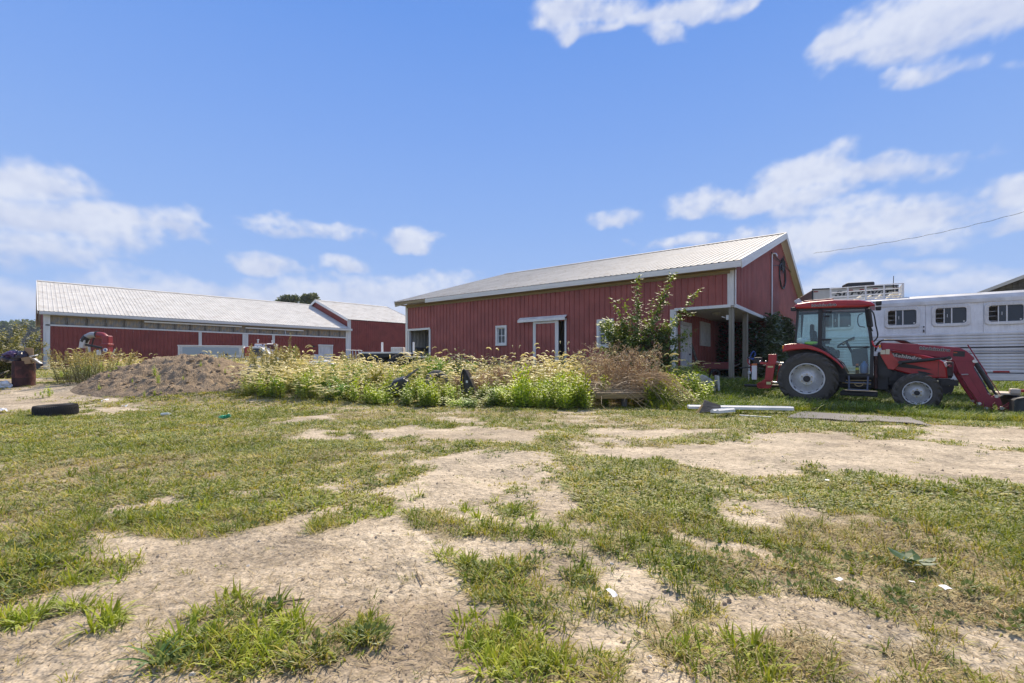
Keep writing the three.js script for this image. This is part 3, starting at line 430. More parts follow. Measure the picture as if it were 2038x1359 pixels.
function wheel(parent, x, y, z, R, w, rimR, lugs, lugH, chev, side, dish) {
  const W = part('wheel', [cyl(rimR * .5, rimR * .5, w * .5, 0, 0, 0, Math.PI / 2, 0, 0, 24)], M.rim, parent); W.position.set(x, y, z);
  part('tyre', tyreGeo(R, w, rimR, lugs, lugH, chev), M.dustRubber, W);
  const o = w / 2 * side, sg = side;
  const prof = [[.0, 0], [rimR * .36, 0], [rimR * .40, .004], [rimR * .42, -.012], [rimR * .50, -dish * .4], [rimR * .80, -dish], [rimR * .86, -dish * .98], [rimR * .9, -dish * .35], [rimR * .93, .02], [rimR * .985, .028], [rimR * 1.01, .012], [rimR * 1.01, -.03]];
  const disc = lathe(prof.map(([r, d]) => [Math.max(r, .001), d]), 64).rotateX(Math.PI / 2); if (sg < 0) disc.rotateY(Math.PI); disc.translate(0, 0, o * .80);
  part('rim', [disc], M.rim, W);
  const hub = []; hub.push(cyl(rimR * .19, rimR * .21, .07, 0, 0, o * .80 + sg * .03, Math.PI / 2, 0, 0, 24)); part('hub', hub, M.black, W);
  const bolts = []; for (let k = 0; k < 6; k++) { const a = k / 6 * 6.283 + .5; bolts.push(cyl(.017, .017, .04, Math.cos(a) * rimR * .31, Math.sin(a) * rimR * .31, o * .80 + sg * .015, Math.PI / 2, 0, 0, 6)); } part('wheel_bolts', bolts, std([.5, .42, .28], .5, .6), W);
  const notch = []; for (let k = 0; k < 12; k++) { const a = k / 12 * 6.283 + .2, r = rimR * .885; notch.push(box(.07, .014, .02, Math.cos(a) * r, Math.sin(a) * r, o * .80 + sg * -.005, 0, 0, a + Math.PI / 2)); } part('rim_clamps', notch, M.black, W);
  return W;
}
{
  const T = thing('tractor', 'red cab tractor with a front loader, parked before the horse trailer', 'tractor', [7.41, 0, -12.1]);
  T.rotation.set(0, -Math.atan2(.604, .797), -.022, 'YXZ');
  for (const s of [1, -1]) {
    const zr = s > 0 ? -.22 : -1.58, zf = s > 0 ? -.24 : -1.56;
    wheel(T, 0, .66, zr, .668, .43, .39, 18, .055, .5, s, .2);
    wheel(T, 2.14, .42, zf, .448, .32, .262, 16, .038, .45, s, .15);
  }
  const c0 = -.9;                                     // middle of the machine
  // chassis, axles, engine
  part('chassis', [rbox(2.6, .34, .5, .03, 1.15, .62, c0), rbox(.75, .1, 1.06, .02, 1.06, .32, c0 - .02), rod([0, .66, -.35], [0, .66, -1.45], .11, 16), rod([2.14, .42, -.4], [2.14, .42, -1.4], .07, 12), rbox(.5, .36, .6, .04, 0.05, .66, c0), rbox(.3, .3, .4, .03, 2.14, .5, c0), rbox(1.0, .5, .5, .03, 1.85, .72, c0), rbox(.1, .16, .62, .01, 2.55, .56, c0)], M.black, T);
  part('loader_frame', [box(1.3, .17, .03, 2.15, .66, -.56), box(1.3, .17, .03, 2.15, .66, -1.24), box(.36, .22, .05, 1.6, .78, -.52), box(.36, .22, .05, 1.6, .78, -1.28), box(.3, .12, .8, 2.72, .66, c0), rbox(.22, .9, .06, .01, 1.52, .9, -.5), rbox(.22, .9, .06, .01, 1.52, .9, -1.3)], M.black, T);
  { const b = []; for (const [x, y] of [[2.34, .7], [2.42, .7], [2.52, .7], [2.72, .7], [2.8, .7], [2.44, .61], [2.54, .61], [2.72, .61], [2.8, .61]]) b.push(cyl(.016, .016, .03, x, y, -.54, Math.PI / 2, 0, 0, 8)); part('frame_bolts', b, std([.75, .68, .45], .4, .6), T); }
  // hood with dark vents, name stripe and grille
  const hoodTop = [[1.5, .98], [1.5, 1.43], [1.75, 1.40], [2.2, 1.31], [2.5, 1.22], [2.62, 1.14], [2.68, .98], [2.70, .76], [2.18, .76], [2.05, .82], [1.7, .93]];
  part('hood', [prism(hoodTop, .6, -1.2, .035)], M.red, T);
  part('hood_seam', [box(.008, .42, .606, 2.53, .96, c0)], M.black, T);
  for (const z of [-.597, -1.203]) {
    const at = g => { g.translate(0, 0, z > c0 ? z : z - .006); return g; };
    part('hood_stripe', [at(prism([[1.6, 1.355], [1.62, 1.27], [1.95, 1.20], [2.28, 1.16], [2.36, 1.155], [2.27, 1.2], [2.1, 1.26], [1.8, 1.335]], .008))], M.black, T);
    part('hood_vent', [at(prism([[1.66, 1.18], [1.82, 1.11], [2.1, 1.05], [2.42, .955], [2.3, .95], [1.95, .985], [1.72, 1.02]], .008)), at(prism([[2.16, .92], [2.3, .90], [2.46, .845], [2.34, .835], [2.2, .85]], .008))], M.black, T);
  }
  part('hood_lettering', [text('Mahindra', .072, .006, sans, 1.2, .003).rotateZ(-.17).translate(1.96, 1.247, -.588)], M.white, T);
  part('grille', [rbox(.15, .36, .5, .04, 2.72, .97, c0), rbox(.1, .2, .44, .03, 2.73, .86, c0)], std([.05, .05, .055], .5), T);
  for (const z of [-.68, -1.12]) part('headlight', [rbox(.07, .12, .14, .03, 2.65, 1.07, z, 0, 0, .4)], phys([.7, .72, .74], .08, { clearcoat: 1 }), T);
  // cab: floor, posts, roof, glass
  const zn = -.38, zfar = -1.42, cab = M.black;
  const post = (a, b, w = .07) => [zn, zfar].map(z => { const g = box(Math.hypot(b[0] - a[0], b[1] - a[1]), w, .06, 0, 0, 0); g.rotateZ(Math.atan2(b[1] - a[1], b[0] - a[0])); return g.translate((a[0] + b[0]) / 2, (a[1] + b[1]) / 2, z); });
  part('cab_frame', [...post([-.31, 1.56], [-.27, 2.48], .05), ...post([.235, 1.42], [.225, 2.48], .09), ...post([1.3, .78], [1.3, 1.5], .07), ...post([1.3, 1.48], [1.17, 2.48], .07), ...post([.80, .78], [1.33, .78], .06), ...post([.235, 1.46], [.68, 1.07], .05), ...post([.68, 1.08], [.82, .78], .05), ...post([-.33, 1.55], [.24, 1.5], .05), ...post([-.3, 2.44], [1.2, 2.44], .07),
    box(.06, .06, 1.04, -.3, 1.57, c0), box(.06, .07, 1.04, -.27, 2.45, c0), box(.06, .06, 1.04, 1.3, 1.3, c0), box(.06, .07, 1.04, 1.17, 2.44, c0), box(.6, .06, 1.0, 1.05, .75, c0)], cab, T);
  part('cab_floor', [box(.9, .05, .98, .86, .79, c0), box(.6, .5, .9, .1, 1.25, c0), box(.1, .5, .98, .44, 1.05, c0)], std([.06, .06, .06], .9), T);
  const g1 = prism([[.28, 1.5], [.28, 2.4], [1.13, 2.4], [1.26, 1.5], [1.26, .82], [.83, .82], [.70, 1.09]], .006, 0);
  part('door_glass', [g1.clone().translate(0, 0, zn - .003)], M.tint, T); part('door_glass', [g1.clone().translate(0, 0, zfar - .003)], M.tint, T);
  const g2 = prism([[-.28, 1.6], [-.245, 2.41], [.18, 2.41], [.19, 1.53]], .006, 0);
  part('side_glass', [g2.clone().translate(0, 0, zn - .003)], M.tint, T); part('side_glass', [g2.clone().translate(0, 0, zfar - .003)], M.tint, T);
  { const g = box(.006, 1.12, .98, 0, 0, 0); g.rotateZ(.115); g.translate(1.235, 1.88, c0); part('windscreen', [g], M.tint, T); const q = box(.006, .84, .98, -.285, 2.0, c0); part('rear_glass', [q], M.tint, T); }
  { const s = poly([[-.36, 2.475], [-.345, 2.56], [-.28, 2.60], [0.0, 2.635], [.5, 2.655], [1.0, 2.625], [1.25, 2.565], [1.33, 2.50], [1.335, 2.455], [1.1, 2.44], [.2, 2.455]]);
    const r = part('cab_roof', [prism(s, 1.22, c0 - .61, .045)], M.red, T);
    part('roof_hatch', [rbox(.66, .05, .62, .02, .16, 2.68, c0 + .08, 0, 0, .035)], M.maroon, r);
    part('roof_lettering', [text('Mahindra', .064, .004, sans, 1.3, .0035).translate(.30, 2.53, c0 + .610)], M.white, r); part('roof_lettering', [text('Mahindra', .064, .010, sans, 1.3).translate(.30, 2.53, c0 + .610)], M.black, r); }
  // lamps on the roof corners, mirror, wiper arm, grab rail
  for (const [x, y, z] of [[-.36, 2.46, zn + .04], [1.40, 2.52, zn + .02], [1.4, 2.5, zfar - .02], [-.36, 2.46, zfar - .04]]) { const l = part('work_lamp', [rbox(.11, .1, .13, .02, x, y, z), rod([x, y, z], [x + (x < 0 ? .08 : -.1), y + .03, z - .04], .014)], M.black, T); part('lamp_lens', [rbox(.015, .08, .11, .005, x + (x < 0 ? -.055 : .055), y, z)], M.darkGlass, l); }
  part('rear_antenna', [rbox(.14, .18, .05, .02, -.28, 2.66, zn - .16, 0, 0, .6), rbox(.1, .1, .1, .02, -.2, 2.64, zn - .3)], std([.4, .41, .43], .4, .5), T);
  part('mirror', [rbox(.06, .46, .20, .04, 1.225, 2.17, zn + .16, 0, .5, .14), rod([1.22, 2.44, zn], [1.24, 2.38, zn + .14], .013), rod([1.3, 1.86, zn], [1.25, 1.98, zn + .14], .013)], M.black, T);
  part('mirror_arm', [tube([[1.2, 2.40, zn + .02], [1.3, 2.3, zn + .1], [1.36, 2.0, zn + .1], [1.40, 1.72, zn + .06], [1.33, 1.60, zn + .02]], .015, 24, 8)], M.black, T);
  part('grab_rail', [tube([[1.1, 2.3, zn - .08], [1.02, 2.26, zn - .1], [1.03, 2.0, zn - .1], [1.15, 1.96, zn - .08]], .012, 20, 8)], M.black, T);
  part('door_hinge', [rbox(.22, .045, .03, .01, .36, 2.36, zn + .03), rbox(.22, .045, .03, .01, .37, 1.66, zn + .03), rbox(.16, .03, .02, .008, .34, 2.25, zn + .02)], M.black, T);
  part('door_bar', [rbox(.66, .035, .03, .008, .93, 1.47, zn + .02), rbox(.07, .05, .05, .015, 1.2, 1.47, zn + .035)], M.black, T);
  // inside: seat, steering wheel, console
  part('seat', [rbox(.46, .14, .46, .05, .28, 1.42, c0 - .1), rbox(.14, .5, .44, .05, .05, 1.68, c0 - .1, 0, 0, .12), rbox(.09, .2, .24, .04, -.0, 2.0, c0 - .1)], std([.05, .05, .05], .8), T);
  { const w = part('steering_wheel', [new THREE.TorusGeometry(.2, .016, 8, 32).applyMatrix4(new THREE.Matrix4().makeRotationX(Math.PI / 2)).rotateZ(.55).translate(.76, 1.63, c0)], M.black, T); for (const a of [0, 2.1, 4.2]) { const g = rod([0, 0, 0], [.19 * Math.cos(a), -.03, .19 * Math.sin(a)], .012); g.rotateZ(.55).translate(.76, 1.62, c0); part('spoke', [g], M.black, w); } part('steering_column', [rod([.77, 1.61, c0], [1.05, 1.0, c0], .03)], M.black, w); }
  part('dashboard', [prism([[.92, 1.0], [.88, 1.3], [.92, 1.44], [1.2, 1.47], [1.24, 1.0]], .5, c0 - .25, .02), rbox(.3, .2, .2, .03, .5, 1.3, zn - .14), rbox(.16, .12, .02, .01, .36, 1.62, zn - .1), rod([.46, 1.4, zn - .12], [.62, 1.2, zn - .1], .02), rod([.4, 1.5, zn - .14], [.55, 1.28, zn - .1], .016)], std([.07, .07, .07], .7), T);
  { const k = thing('bottle', 'blue plastic jug on the floor of the tractor cab', 'jug'); part('jug_body', [lathe([[.001, 0], [.075, 0], [.085, .03], [.085, .2], [.05, .26], [.03, .28], [.03, .31], [.001, .31]], 20)], phys([.06, .16, .42], .35), k); k.position.copy(vec(1.16, .82, zn - .12).applyEuler(T.rotation).add(T.position));
    const k2 = thing('spray_can', 'dark can with a yellow band on the floor of the tractor cab', 'can'); part('can_body', [cyl(.035, .035, .2, 0, .1, 0)], M.black, k2); part('can_band', [cyl(.036, .036, .05, 0, .12, 0)], std([.7, .6, .05], .5), k2); part('can_cap', [cyl(.025, .034, .05, 0, .22, 0)], std([.6, .15, .03], .5), k2); k2.position.copy(vec(1.02, .82, zn - .1).applyEuler(T.rotation).add(T.position));
    const k3 = thing('rag_bundle', 'white and bright yellow-green bundle of cloth behind the rear side window of the tractor cab', 'cloth bundle'); const r = rng(4); const lump = (a, b, c, x, y, z) => { const g = new THREE.IcosahedronGeometry(1, 3); const p = g.attributes.position; for (let i = 0; i < p.count; i++) { const f = 1 + (vnoise(p.getX(i) * 2 + x * 9 + 30, p.getY(i) * 2 + p.getZ(i) * 2 + 20) - .5) * .6; p.setXYZ(i, p.getX(i) * f * a, p.getY(i) * f * b, p.getZ(i) * f * c); } g.computeVertexNormals(); return g.translate(x, y, z); };
    part('white_cloth', [lump(.1, .09, .1, -.12, 0, 0), lump(.08, .06, .1, .0, .02, -.03)], std([.7, .73, .76], .9), k3); part('bright_cloth', [lump(.15, .045, .12, .1, -.04, 0)], std([.42, .75, .06], .9), k3); k3.position.copy(vec(-.08, 1.62, zn - .14).applyEuler(T.rotation).add(T.position)); k3.rotation.copy(T.rotation); }
  // mudguards, arched over the rear wheels
  const arch = [[-.57, 1.335], [-.525, 1.53], [-.34, 1.555], [-.13, 1.55], [.06, 1.50], [.204, 1.444], [.34, 1.37], [.465, 1.284], [.6, 1.16], [.745, .985], [.74, .93], [.636, 1.06], [.5, 1.18], [.314, 1.312], [.15, 1.375], [-.02, 1.415], [-.293, 1.40], [-.5, 1.36]];
  for (const s of [1, -1]) { const f = part('mudguard', [prism(arch, .30, s > 0 ? -.39 : -1.41, .02)], M.red, T); part('inner_guard', [prism([[-.5, 1.36], [-.29, 1.40], [-.02, 1.41], [.31, 1.30], [.64, 1.04], [.78, .8], [.8, .6], [.6, .6], [.45, .95], [.1, 1.1], [-.4, 1.1]], .05, s > 0 ? -.47 : -1.38)], M.black, f); part('rear_lamp', [rbox(.03, .09, .1, .012, -.555, 1.46, s > 0 ? -.16 : -1.64)], M.amber, f); }
  // step, battery side, exhaust, breather
  part('step', [rod([.86, .76, -.3], [.87, .43, -.3], .02), rod([1.24, .76, -.3], [1.23, .43, -.3], .02), rbox(.42, .03, .14, .008, 1.05, .43, -.3), rod([.78, .6, -.36], [1.3, .6, -.36], .015)], std([.12, .14, .2], .5, .3), T);
  part('hydraulic_pipes', [rod([.72, .64, -.5], [1.3, .66, -.5], .014), rod([.72, .58, -.5], [1.3, .57, -.5], .014), tube([[.95, .6, -.42], [1.02, .52, -.4], [1.12, .53, -.4], [1.16, .62, -.42]], .012, 16, 6)], std([.55, .42, .22], .4, .7), T);
  part('exhaust_pipe', [rod([1.395, .47, -.4], [1.375, 1.26, -.4], .04, 14)], std([.52, .52, .5], .7, .2, { map: scaled(rustTex, 1) }), T);
  part('filter_drum', [cyl(.13, .13, .1, 1.56, .86, -.47, Math.PI / 2, 0, 0, 28), cyl(.1, .1, .02, 1.56, .86, -.41, Math.PI / 2, 0, 0, 28)], M.black, T);
  part('marker_lamp', [rbox(.04, .08, .04, .01, 1.45, 1.49, -.42)], M.amber, T);
  { const h = []; for (let k = 0; k < 5; k++) h.push(tube([[1.36, 1.5 - k * .03, -.55], [1.46, 1.62, -.52 - k * .03], [1.66, 1.64 + k * .006, -.54 - k * .05], [1.92, 1.62 - .01 * k, -.6 - k * .05], [2.05 + .03 * k, 1.545, -.64 - k * .04]], .018, 28, 8)); part('hydraulic_hose', h, M.black, T); }
  part('red_hose', [tube([[1.3, 1.62, zn + .03], [1.33, 1.52, zn + .06], [1.38, 1.47, zn + .04], [1.42, 1.5, zn]], .017, 16, 8)], std([.5, .03, .03], .5), T);
  // loader
  const arm = [[1.46, 1.58], [2.117, 1.54], [2.859, 1.458], [2.97, 1.386], [3.09, 1.25], [3.12, 1.16], [3.094, 1.009], [3.243, .688], [3.36, .386], [3.40, .25], [3.33, .10], [3.2, .22], [3.0, .595], [2.84, .93], [2.77, 1.15], [2.68, 1.2], [2.2, 1.3], [1.64, 1.41], [1.50, 1.40]];
  for (const s of [1, -1]) {
    const z0 = s > 0 ? -.5 : -1.42, a = part('loader_arm', [prism(arm, .12, z0, .012)], M.maroon, T);
    part('arm_seam', [box(.30, .012, .126, 2.93, 1.16, z0 + .06), box(.012, .6, .124, 3.13, .62, z0 + .06, 0, 0, .44)], std([.17, .012, .026], .5), a);
    part('arm_boss', [cyl(.09, .09, .014, 3.29, .37, z0 + .12, Math.PI / 2, 0, 0, 28), cyl(.055, .055, .02, 3.29, .37, z0 + .12, Math.PI / 2, 0, 0, 28)], M.maroon, a);
    part('pivot_plate', [prism([[1.45, 1.31], [1.64, 1.40], [1.72, 1.25], [1.84, 1.10], [1.72, .93], [1.62, .95], [1.5, 1.2]], .1, z0 + .01, .008)], M.plateRedLit, T);
    part('lift_cylinder', [rod([1.834, 1.109, z0 + .17], [2.45, 1.195, z0 + .17], .038, 14), rod([2.4, 1.19, z0 + .17], [2.67, 1.226, z0 + .17], .024, 12), cyl(.04, .04, .2, 1.834, 1.109, z0 + .12, Math.PI / 2, 0, 0, 12), cyl(.04, .04, .2, 2.68, 1.226, z0 + .12, Math.PI / 2, 0, 0, 12)], M.black, T);
    part('tilt_cylinder', [rod([3.13, 1.12, z0 + .06], [3.40, .56, z0 + .06], .045, 14), rod([3.38, .6, z0 + .06], [3.47, .43, z0 + .06], .022, 12)], M.black, T);
    part('pivot_pin', [cyl(.035, .035, .18, 2.70, 1.21, z0 + .06, Math.PI / 2, 0, 0, 14), cyl(.035, .035, .18, 3.10, 1.16, z0 + .06, Math.PI / 2, 0, 0, 14), cyl(.035, .035, .18, 3.31, .14, z0 + .06, Math.PI / 2, 0, 0, 14), cyl(.032, .032, .18, 3.46, .41, z0 + .06, Math.PI / 2, 0, 0, 14), cyl(.035, .035, .18, 3.55, .16, z0 + .06, Math.PI / 2, 0, 0, 14), cyl(.03, .03, .17, 3.2, .24, z0 + .06, Math.PI / 2, 0, 0, 14)], M.steel, T);
    part('bucket_link', [prism([[3.30, .14], [3.33, .345], [3.42, .43], [3.50, .42], [3.56, .25], [3.50, .16], [3.44, .3], [3.4, .22], [3.42, .08], [3.36, .06]], .05, z0 + .075, .006)], M.maroon, T);
    part('bucket_plate', [prism([[3.42, .02], [3.48, .12], [3.56, .2], [3.71, .345], [3.68, .16], [3.66, -.03], [3.6, -.055]], .06, z0 + .02, .006)], M.maroon, T);
  }
  part('arm_lettering', [text('Mahindra', .066, .004, sans, 1.25, .0035).rotateZ(-.10).translate(2.44, 1.425, -.378)], M.white, T);
  part('arm_lettering', [text('Mahindra', .066, .010, sans, 1.25).rotateZ(-.10).translate(2.44, 1.425, -.378)], M.black, T);
  part('warning_plate', [box(.19, .12, .004, 2.85, 1.32, -.377, 0, 0, -.05), ], M.black, T);
  part('warning_label', [box(.06, .02, .003, 2.79, 1.345, -.373, 0, 0, -.05)], std([.5, .08, .02], .5), T);
  part('paper_labels', [box(.09, .10, .003, 1.51, 1.35, -.375, 0, 0, .02), box(.075, .12, .003, 1.60, 1.36, -.375, 0, 0, -.02)], std([.62, .55, .40], .7), T);
  part('cross_tube', [rod([2.98, .9, -.44], [2.98, .9, -1.38], .06, 16), rod([2.72, 1.05, -.44], [2.72, 1.05, -1.36], .03, 12)], M.maroon, T);
  part('level_rod', [rod([2.98, 1.52, -.33], [3.3, .88, -.33], .012), rod([3.28, .9, -.33], [3.51, .46, -.33], .009)], M.maroon, T);
  part('arm_handle', [rod([2.9, .86, -.36], [3.0, .87, -.3], .012)], M.steel, T);
  { const R3 = [[3.70, .40], [3.74, .38], [3.86, .40], [4.5, .33], [4.52, .36], [3.86, .44]];
    part('bucket', [prism([[3.66, .36], [3.70, .40], [3.80, .42], [3.80, .38], [3.72, .34], [3.70, 0], [3.76, -.07], [4.45, -.09], [4.45, -.12], [3.74, -.11], [3.66, -.03]], 1.9, -1.85), prism([[3.70, .40], [3.9, .40], [4.2, .15], [4.45, -.10], [3.74, -.10], [3.68, 0]], .03, -1.85), prism([[3.70, .40], [3.9, .40], [4.2, .15], [4.45, -.10], [3.74, -.10], [3.68, 0]], .03, .02), prism([[3.73, .41], [3.82, .44], [3.86, .41], [3.78, .38]], 1.92, -1.86)], std([.05, .055, .06], .55, .3, { map: scaled(wearTex, 1) }), T);
    part('coupler', [rbox(.3, .04, 1.1, .01, 3.66, .47, c0), rbox(.16, .12, .2, .03, 3.74, .53, -.42)], std([.45, .4, .34], .6, .4), T); part('coupler_bar', [rod([3.82, .55, -.42], [4.4, .55, -.42], .035)], M.plateRedLit, T); }
  // linkage arms at the back
  part('lift_arms', [rod([-.05, .5, -.55], [-.85, .52, -.5], .03), rod([-.05, .5, -1.25], [-.85, .52, -1.3], .03), rod([-.1, 1.0, c0], [-.85, 1.06, c0], .028), rod([-.3, 1.1, -.55], [-.45, .5, -.52], .022), rod([-.3, 1.1, -1.25], [-.45, .5, -1.28], .022), rod([-.5, 1.0, -.45], [-.75, 1.08, -.4], .022)], M.steel, T);
  // red implement on the linkage
  const I = thing('hitch_implement', 'small red steel hitch implement behind the rear wheel of the tractor', 'implement', [0, 0, 0]);
  I.position.copy(vec(-.98, 0, -.36).applyEuler(T.rotation).add(T.position)); I.rotation.y = T.rotation.y;
  part('mast', [prism([[-.02, .42], [.16, .42], [.24, .98], [.03, 1.0]], .05, -.02, .006), prism([[.18, .44], [.3, .5], [.33, 1.0], [.26, 1.0]], .05, -.5, .006), rbox(.2, .24, .05, .01, .17, 1.16, -.05), rbox(.22, .05, .5, .01, .14, 1.02, -.25), box(.24, .06, .06, -.0, 1.04, -.02)], M.red, I);
  part('foot', [prism([[-.19, .38], [-.19, .47], [-.02, .6], [.14, .6], [.14, .36], [-.12, .35]], .06, -.03, .006), cyl(.09, .09, .06, -.11, .44, 0, Math.PI / 2, 0, 0, 24)], M.red, I);
  part('label_strip', [box(.13, .04, .004, .13, .94, .034), box(.11, .07, .004, .09, .5, .034)], std([.65, .62, .3], .6), I);
  part('manual_tube', [rbox(.13, .44, .05, .01, -.3, .8, -.2)], std([.62, .66, .70], .5), I); part('tube_cap', [rbox(.135, .06, .055, .01, -.3, 1.0, -.2)], std([.5, .16, .05], .5), I);
  for (const g of [rod([-.55, .42, -.2], [.3, .42, -.2], .04), rod([-.7, .9, -.3], [.1, .99, -.25], .02)]) part('draw_bar', [g], M.black, I); part('gear_head', [rod([-.5, 1.2, -.3], [-.2, 1.0, -.25], .015), rbox(.2, .2, .15, .02, -.22, 1.1, -.3)], M.black, I);
  part('pin', [put(new THREE.SphereGeometry(.03, 10, 8), -.13, 1.08, -.05), put(new THREE.SphereGeometry(.025, 10, 8), .02, 1.08, .02)], M.steel, I);
}

// ---------------------------------------------------------------- horse trailer: local x along its side (to the right and nearer), z towards the camera
{
  const t0 = vec(12.53, 0, -13.6), H = thing('horse_trailer', 'white and ribbed aluminium horse trailer with sliding windows, behind the tractor', 'horse trailer', [t0.x, 0, t0.z], -Math.atan2(.558, .83));
  const x0 = -3.75, x1 = 2.9, D = 2.2;
  const wins = [[-2.72, .74], [-1.155, .74], [-.075, .74], [1.04, .76]].map(([x, w]) => [x, w, 2.415, .52]);
  const holes = wins.map(([x, w, y, h]) => [[x - w / 2, y - h / 2], [x + w / 2, y - h / 2], [x + w / 2, y + h / 2], [x - w / 2, y + h / 2]]);
  const seams = [x0, -3.3, -1.98, -.62, .6, 1.75, x1];
  for (let i = 0; i < seams.length - 1; i++) { const a = seams[i] + .003, b = seams[i + 1] - .003; part('upper_panel', [prism([[a, 1.91], [b, 1.91], [b, 2.76], [a, 2.76]], .03, -.03, 0, holes.filter((h, k) => wins[k][0] > a && wins[k][0] < b))], phys([.84, .86, .89], .35, { clearcoat: .4, clearcoatRoughness: .2, map: scaled(wearTex, .4) }), H); }
  // window crossing a seam is given its own frame either way
  wins.forEach(([x, w, y, h]) => {
    const rr = (W, Hh, r) => { const s = new THREE.Shape(), a = W / 2, b = Hh / 2; s.moveTo(-a + r, -b); s.lineTo(a - r, -b); s.quadraticCurveTo(a, -b, a, -b + r); s.lineTo(a, b - r); s.quadraticCurveTo(a, b, a - r, b); s.lineTo(-a + r, b); s.quadraticCurveTo(-a, b, -a, b - r); s.lineTo(-a, -b + r); s.quadraticCurveTo(-a, -b, -a + r, -b); return s; };
    const outer = rr(w + .07, h + .07, .12), inner = rr(w - .07, h - .07, .08); outer.holes.push(new THREE.Path(inner.getPoints(8)));
    const F = part('window', [new THREE.ExtrudeGeometry(outer, { depth: .035, bevelEnabled: true, bevelSize: .008, bevelThickness: .008, bevelSegments: 2, curveSegments: 8 }).translate(x, y, -.005)], M.alu, H);
    part('pane', [box(w * .46, h - .06, .008, x + w * .23, y, -.012), box(w * .17, h - .06, .008, x - w * .09, y, .005)], M.darkGlass, F);
    part('sash_bar', [box(.03, h - .05, .02, x + .02, y, .008), box(.022, h - .05, .02, x - w * .19, y, .006), box(.012, .09, .02, x - w * .1, y, .018)], M.alu, F);
    for (let k = 0; k < 4; k++) part('window_bar', [rod([x - w / 2 + .02, y - .19 + k * .13, -.05], [x - w * .02, y - .19 + k * .13, -.05], .008, 6)], M.steel, F);
    part('latch', [cyl(.02, .02, .012, x + w * .38, y - .17, -.004, Math.PI / 2, 0, 0, 12)], M.white, F);
  });
  // ribbed aluminium below: separate horizontal slats
  for (let k = 0; k < 13; k++) { const y = .80 + k * .0855, dark = k === 7; part('side_slat', [prism([[-.04, 0], [.006, .0005], [.011, .004], [.017, .016], [.019, .042], [.017, .068], [.011, .081], [.006, .0848], [-.04, .0853]], x1 - x0, -x1).applyMatrix4(new THREE.Matrix4().makeBasis(ZA, YA, nX)).translate(0, y, 0)], M.alu, H); }
  part('dark_stripe', [box(3.3, .035, .006, 1.3, 1.50, .021), box(3.3, .012, .006, 1.3, 1.375, .021), box(3.3, .012, .006, 1.3, 1.335, .021)], M.black, H);
  part('bottom_rail', [rbox(x1 - x0, .2, .08, .02, (x0 + x1) / 2, .68, -.03)], M.alu, H);
  for (const x of [.95, 1.62]) { part('reflector_strip', [box(.32, .05, .006, x, .83, .021)], std([.34, .03, .03], .4), H); part('reflector_strip', [box(.3, .05, .006, x + .32, .83, .021)], std([.65, .65, .65], .4), H); }
  part('roof_rail', [prism([[-.30, 3.05], [-.12, 3.03], [-.01, 2.96], [.035, 2.85], [.035, 2.755], [-.03, 2.755], [-.05, 2.85], [-.30, 2.95]], x1 - x0, -x1).applyMatrix4(new THREE.Matrix4().makeBasis(ZA, YA, nX))], M.alu, H);
  part('roof', [box(x1 - x0, .04, D - .3, (x0 + x1) / 2, 3.04, -.2 - D / 2)], M.alu, H);
  part('body_shell', [box(.04, 2.4, D, x0 + .02, 1.8, -D / 2), box(.04, 2.4, D, x1 - .02, 1.8, -D / 2), box(x1 - x0, 2.4, .04, (x0 + x1) / 2, 1.8, -D), box(x1 - x0, .06, D, (x0 + x1) / 2, .65, -D / 2)], M.alu, H);
  part('door_latch', [rbox(.03, .08, .03, .008, -.66, 2.0, .02), rod([-.66, 2.1, .02], [-.66, 2.14, .03], .015)], M.black, H);
  for (const x of [-1.2, -.35]) part('wheel', [cyl(.37, .37, .24, x, .40, -.25, Math.PI / 2, 0, 0, 28)], M.rubber, H);
  // hay rack on the roof
  const rk = part('hay_rack', [rbox(1.9, .035, .035, .01, -2.0, 3.13, -.5), rbox(1.9, .035, .035, .01, -2.0, 3.22, -.5), rbox(1.9, .03, .03, .01, -2.0, 3.50, -.5), rbox(1.9, .03, .03, .01, -2.0, 3.50, -1.6), rbox(1.9, .03, .03, .01, -2.0, 3.2, -1.6)], M.white, H);
  for (let k = 0; k < 5; k++) part('rack_post', [rbox(.05, .46, .05, .01, -2.92 + k * .46, 3.28, -.5)], M.white, rk);
  for (let k = 0; k < 6; k++) part('rack_slat', [rbox(.03, .46, .04, .01, -1.07, 3.28, -.5 - k * .21), rbox(.03, .04, .21, .01, -1.07, 3.50, -.6 - k * .2)], M.white, rk);
  const pv = thing('lumber', 'pale timber offcuts lying in the rack on top of the horse trailer', 'timber'); const gs = []; for (let k = 0; k < 5; k++) gs.push(rod([-2.3 + k * .28, 3.08, -.6 - k * .1], [-2.1 + k * .26, 3.26, -1.2], .035, 6)); gs.push(rbox(.16, .16, .16, .03, -1.25, 3.2, -.75)); part('plank', gs, std([.66, .58, .42], .8), pv); pv.position.copy(H.position); pv.rotation.y = H.rotation.y;
}
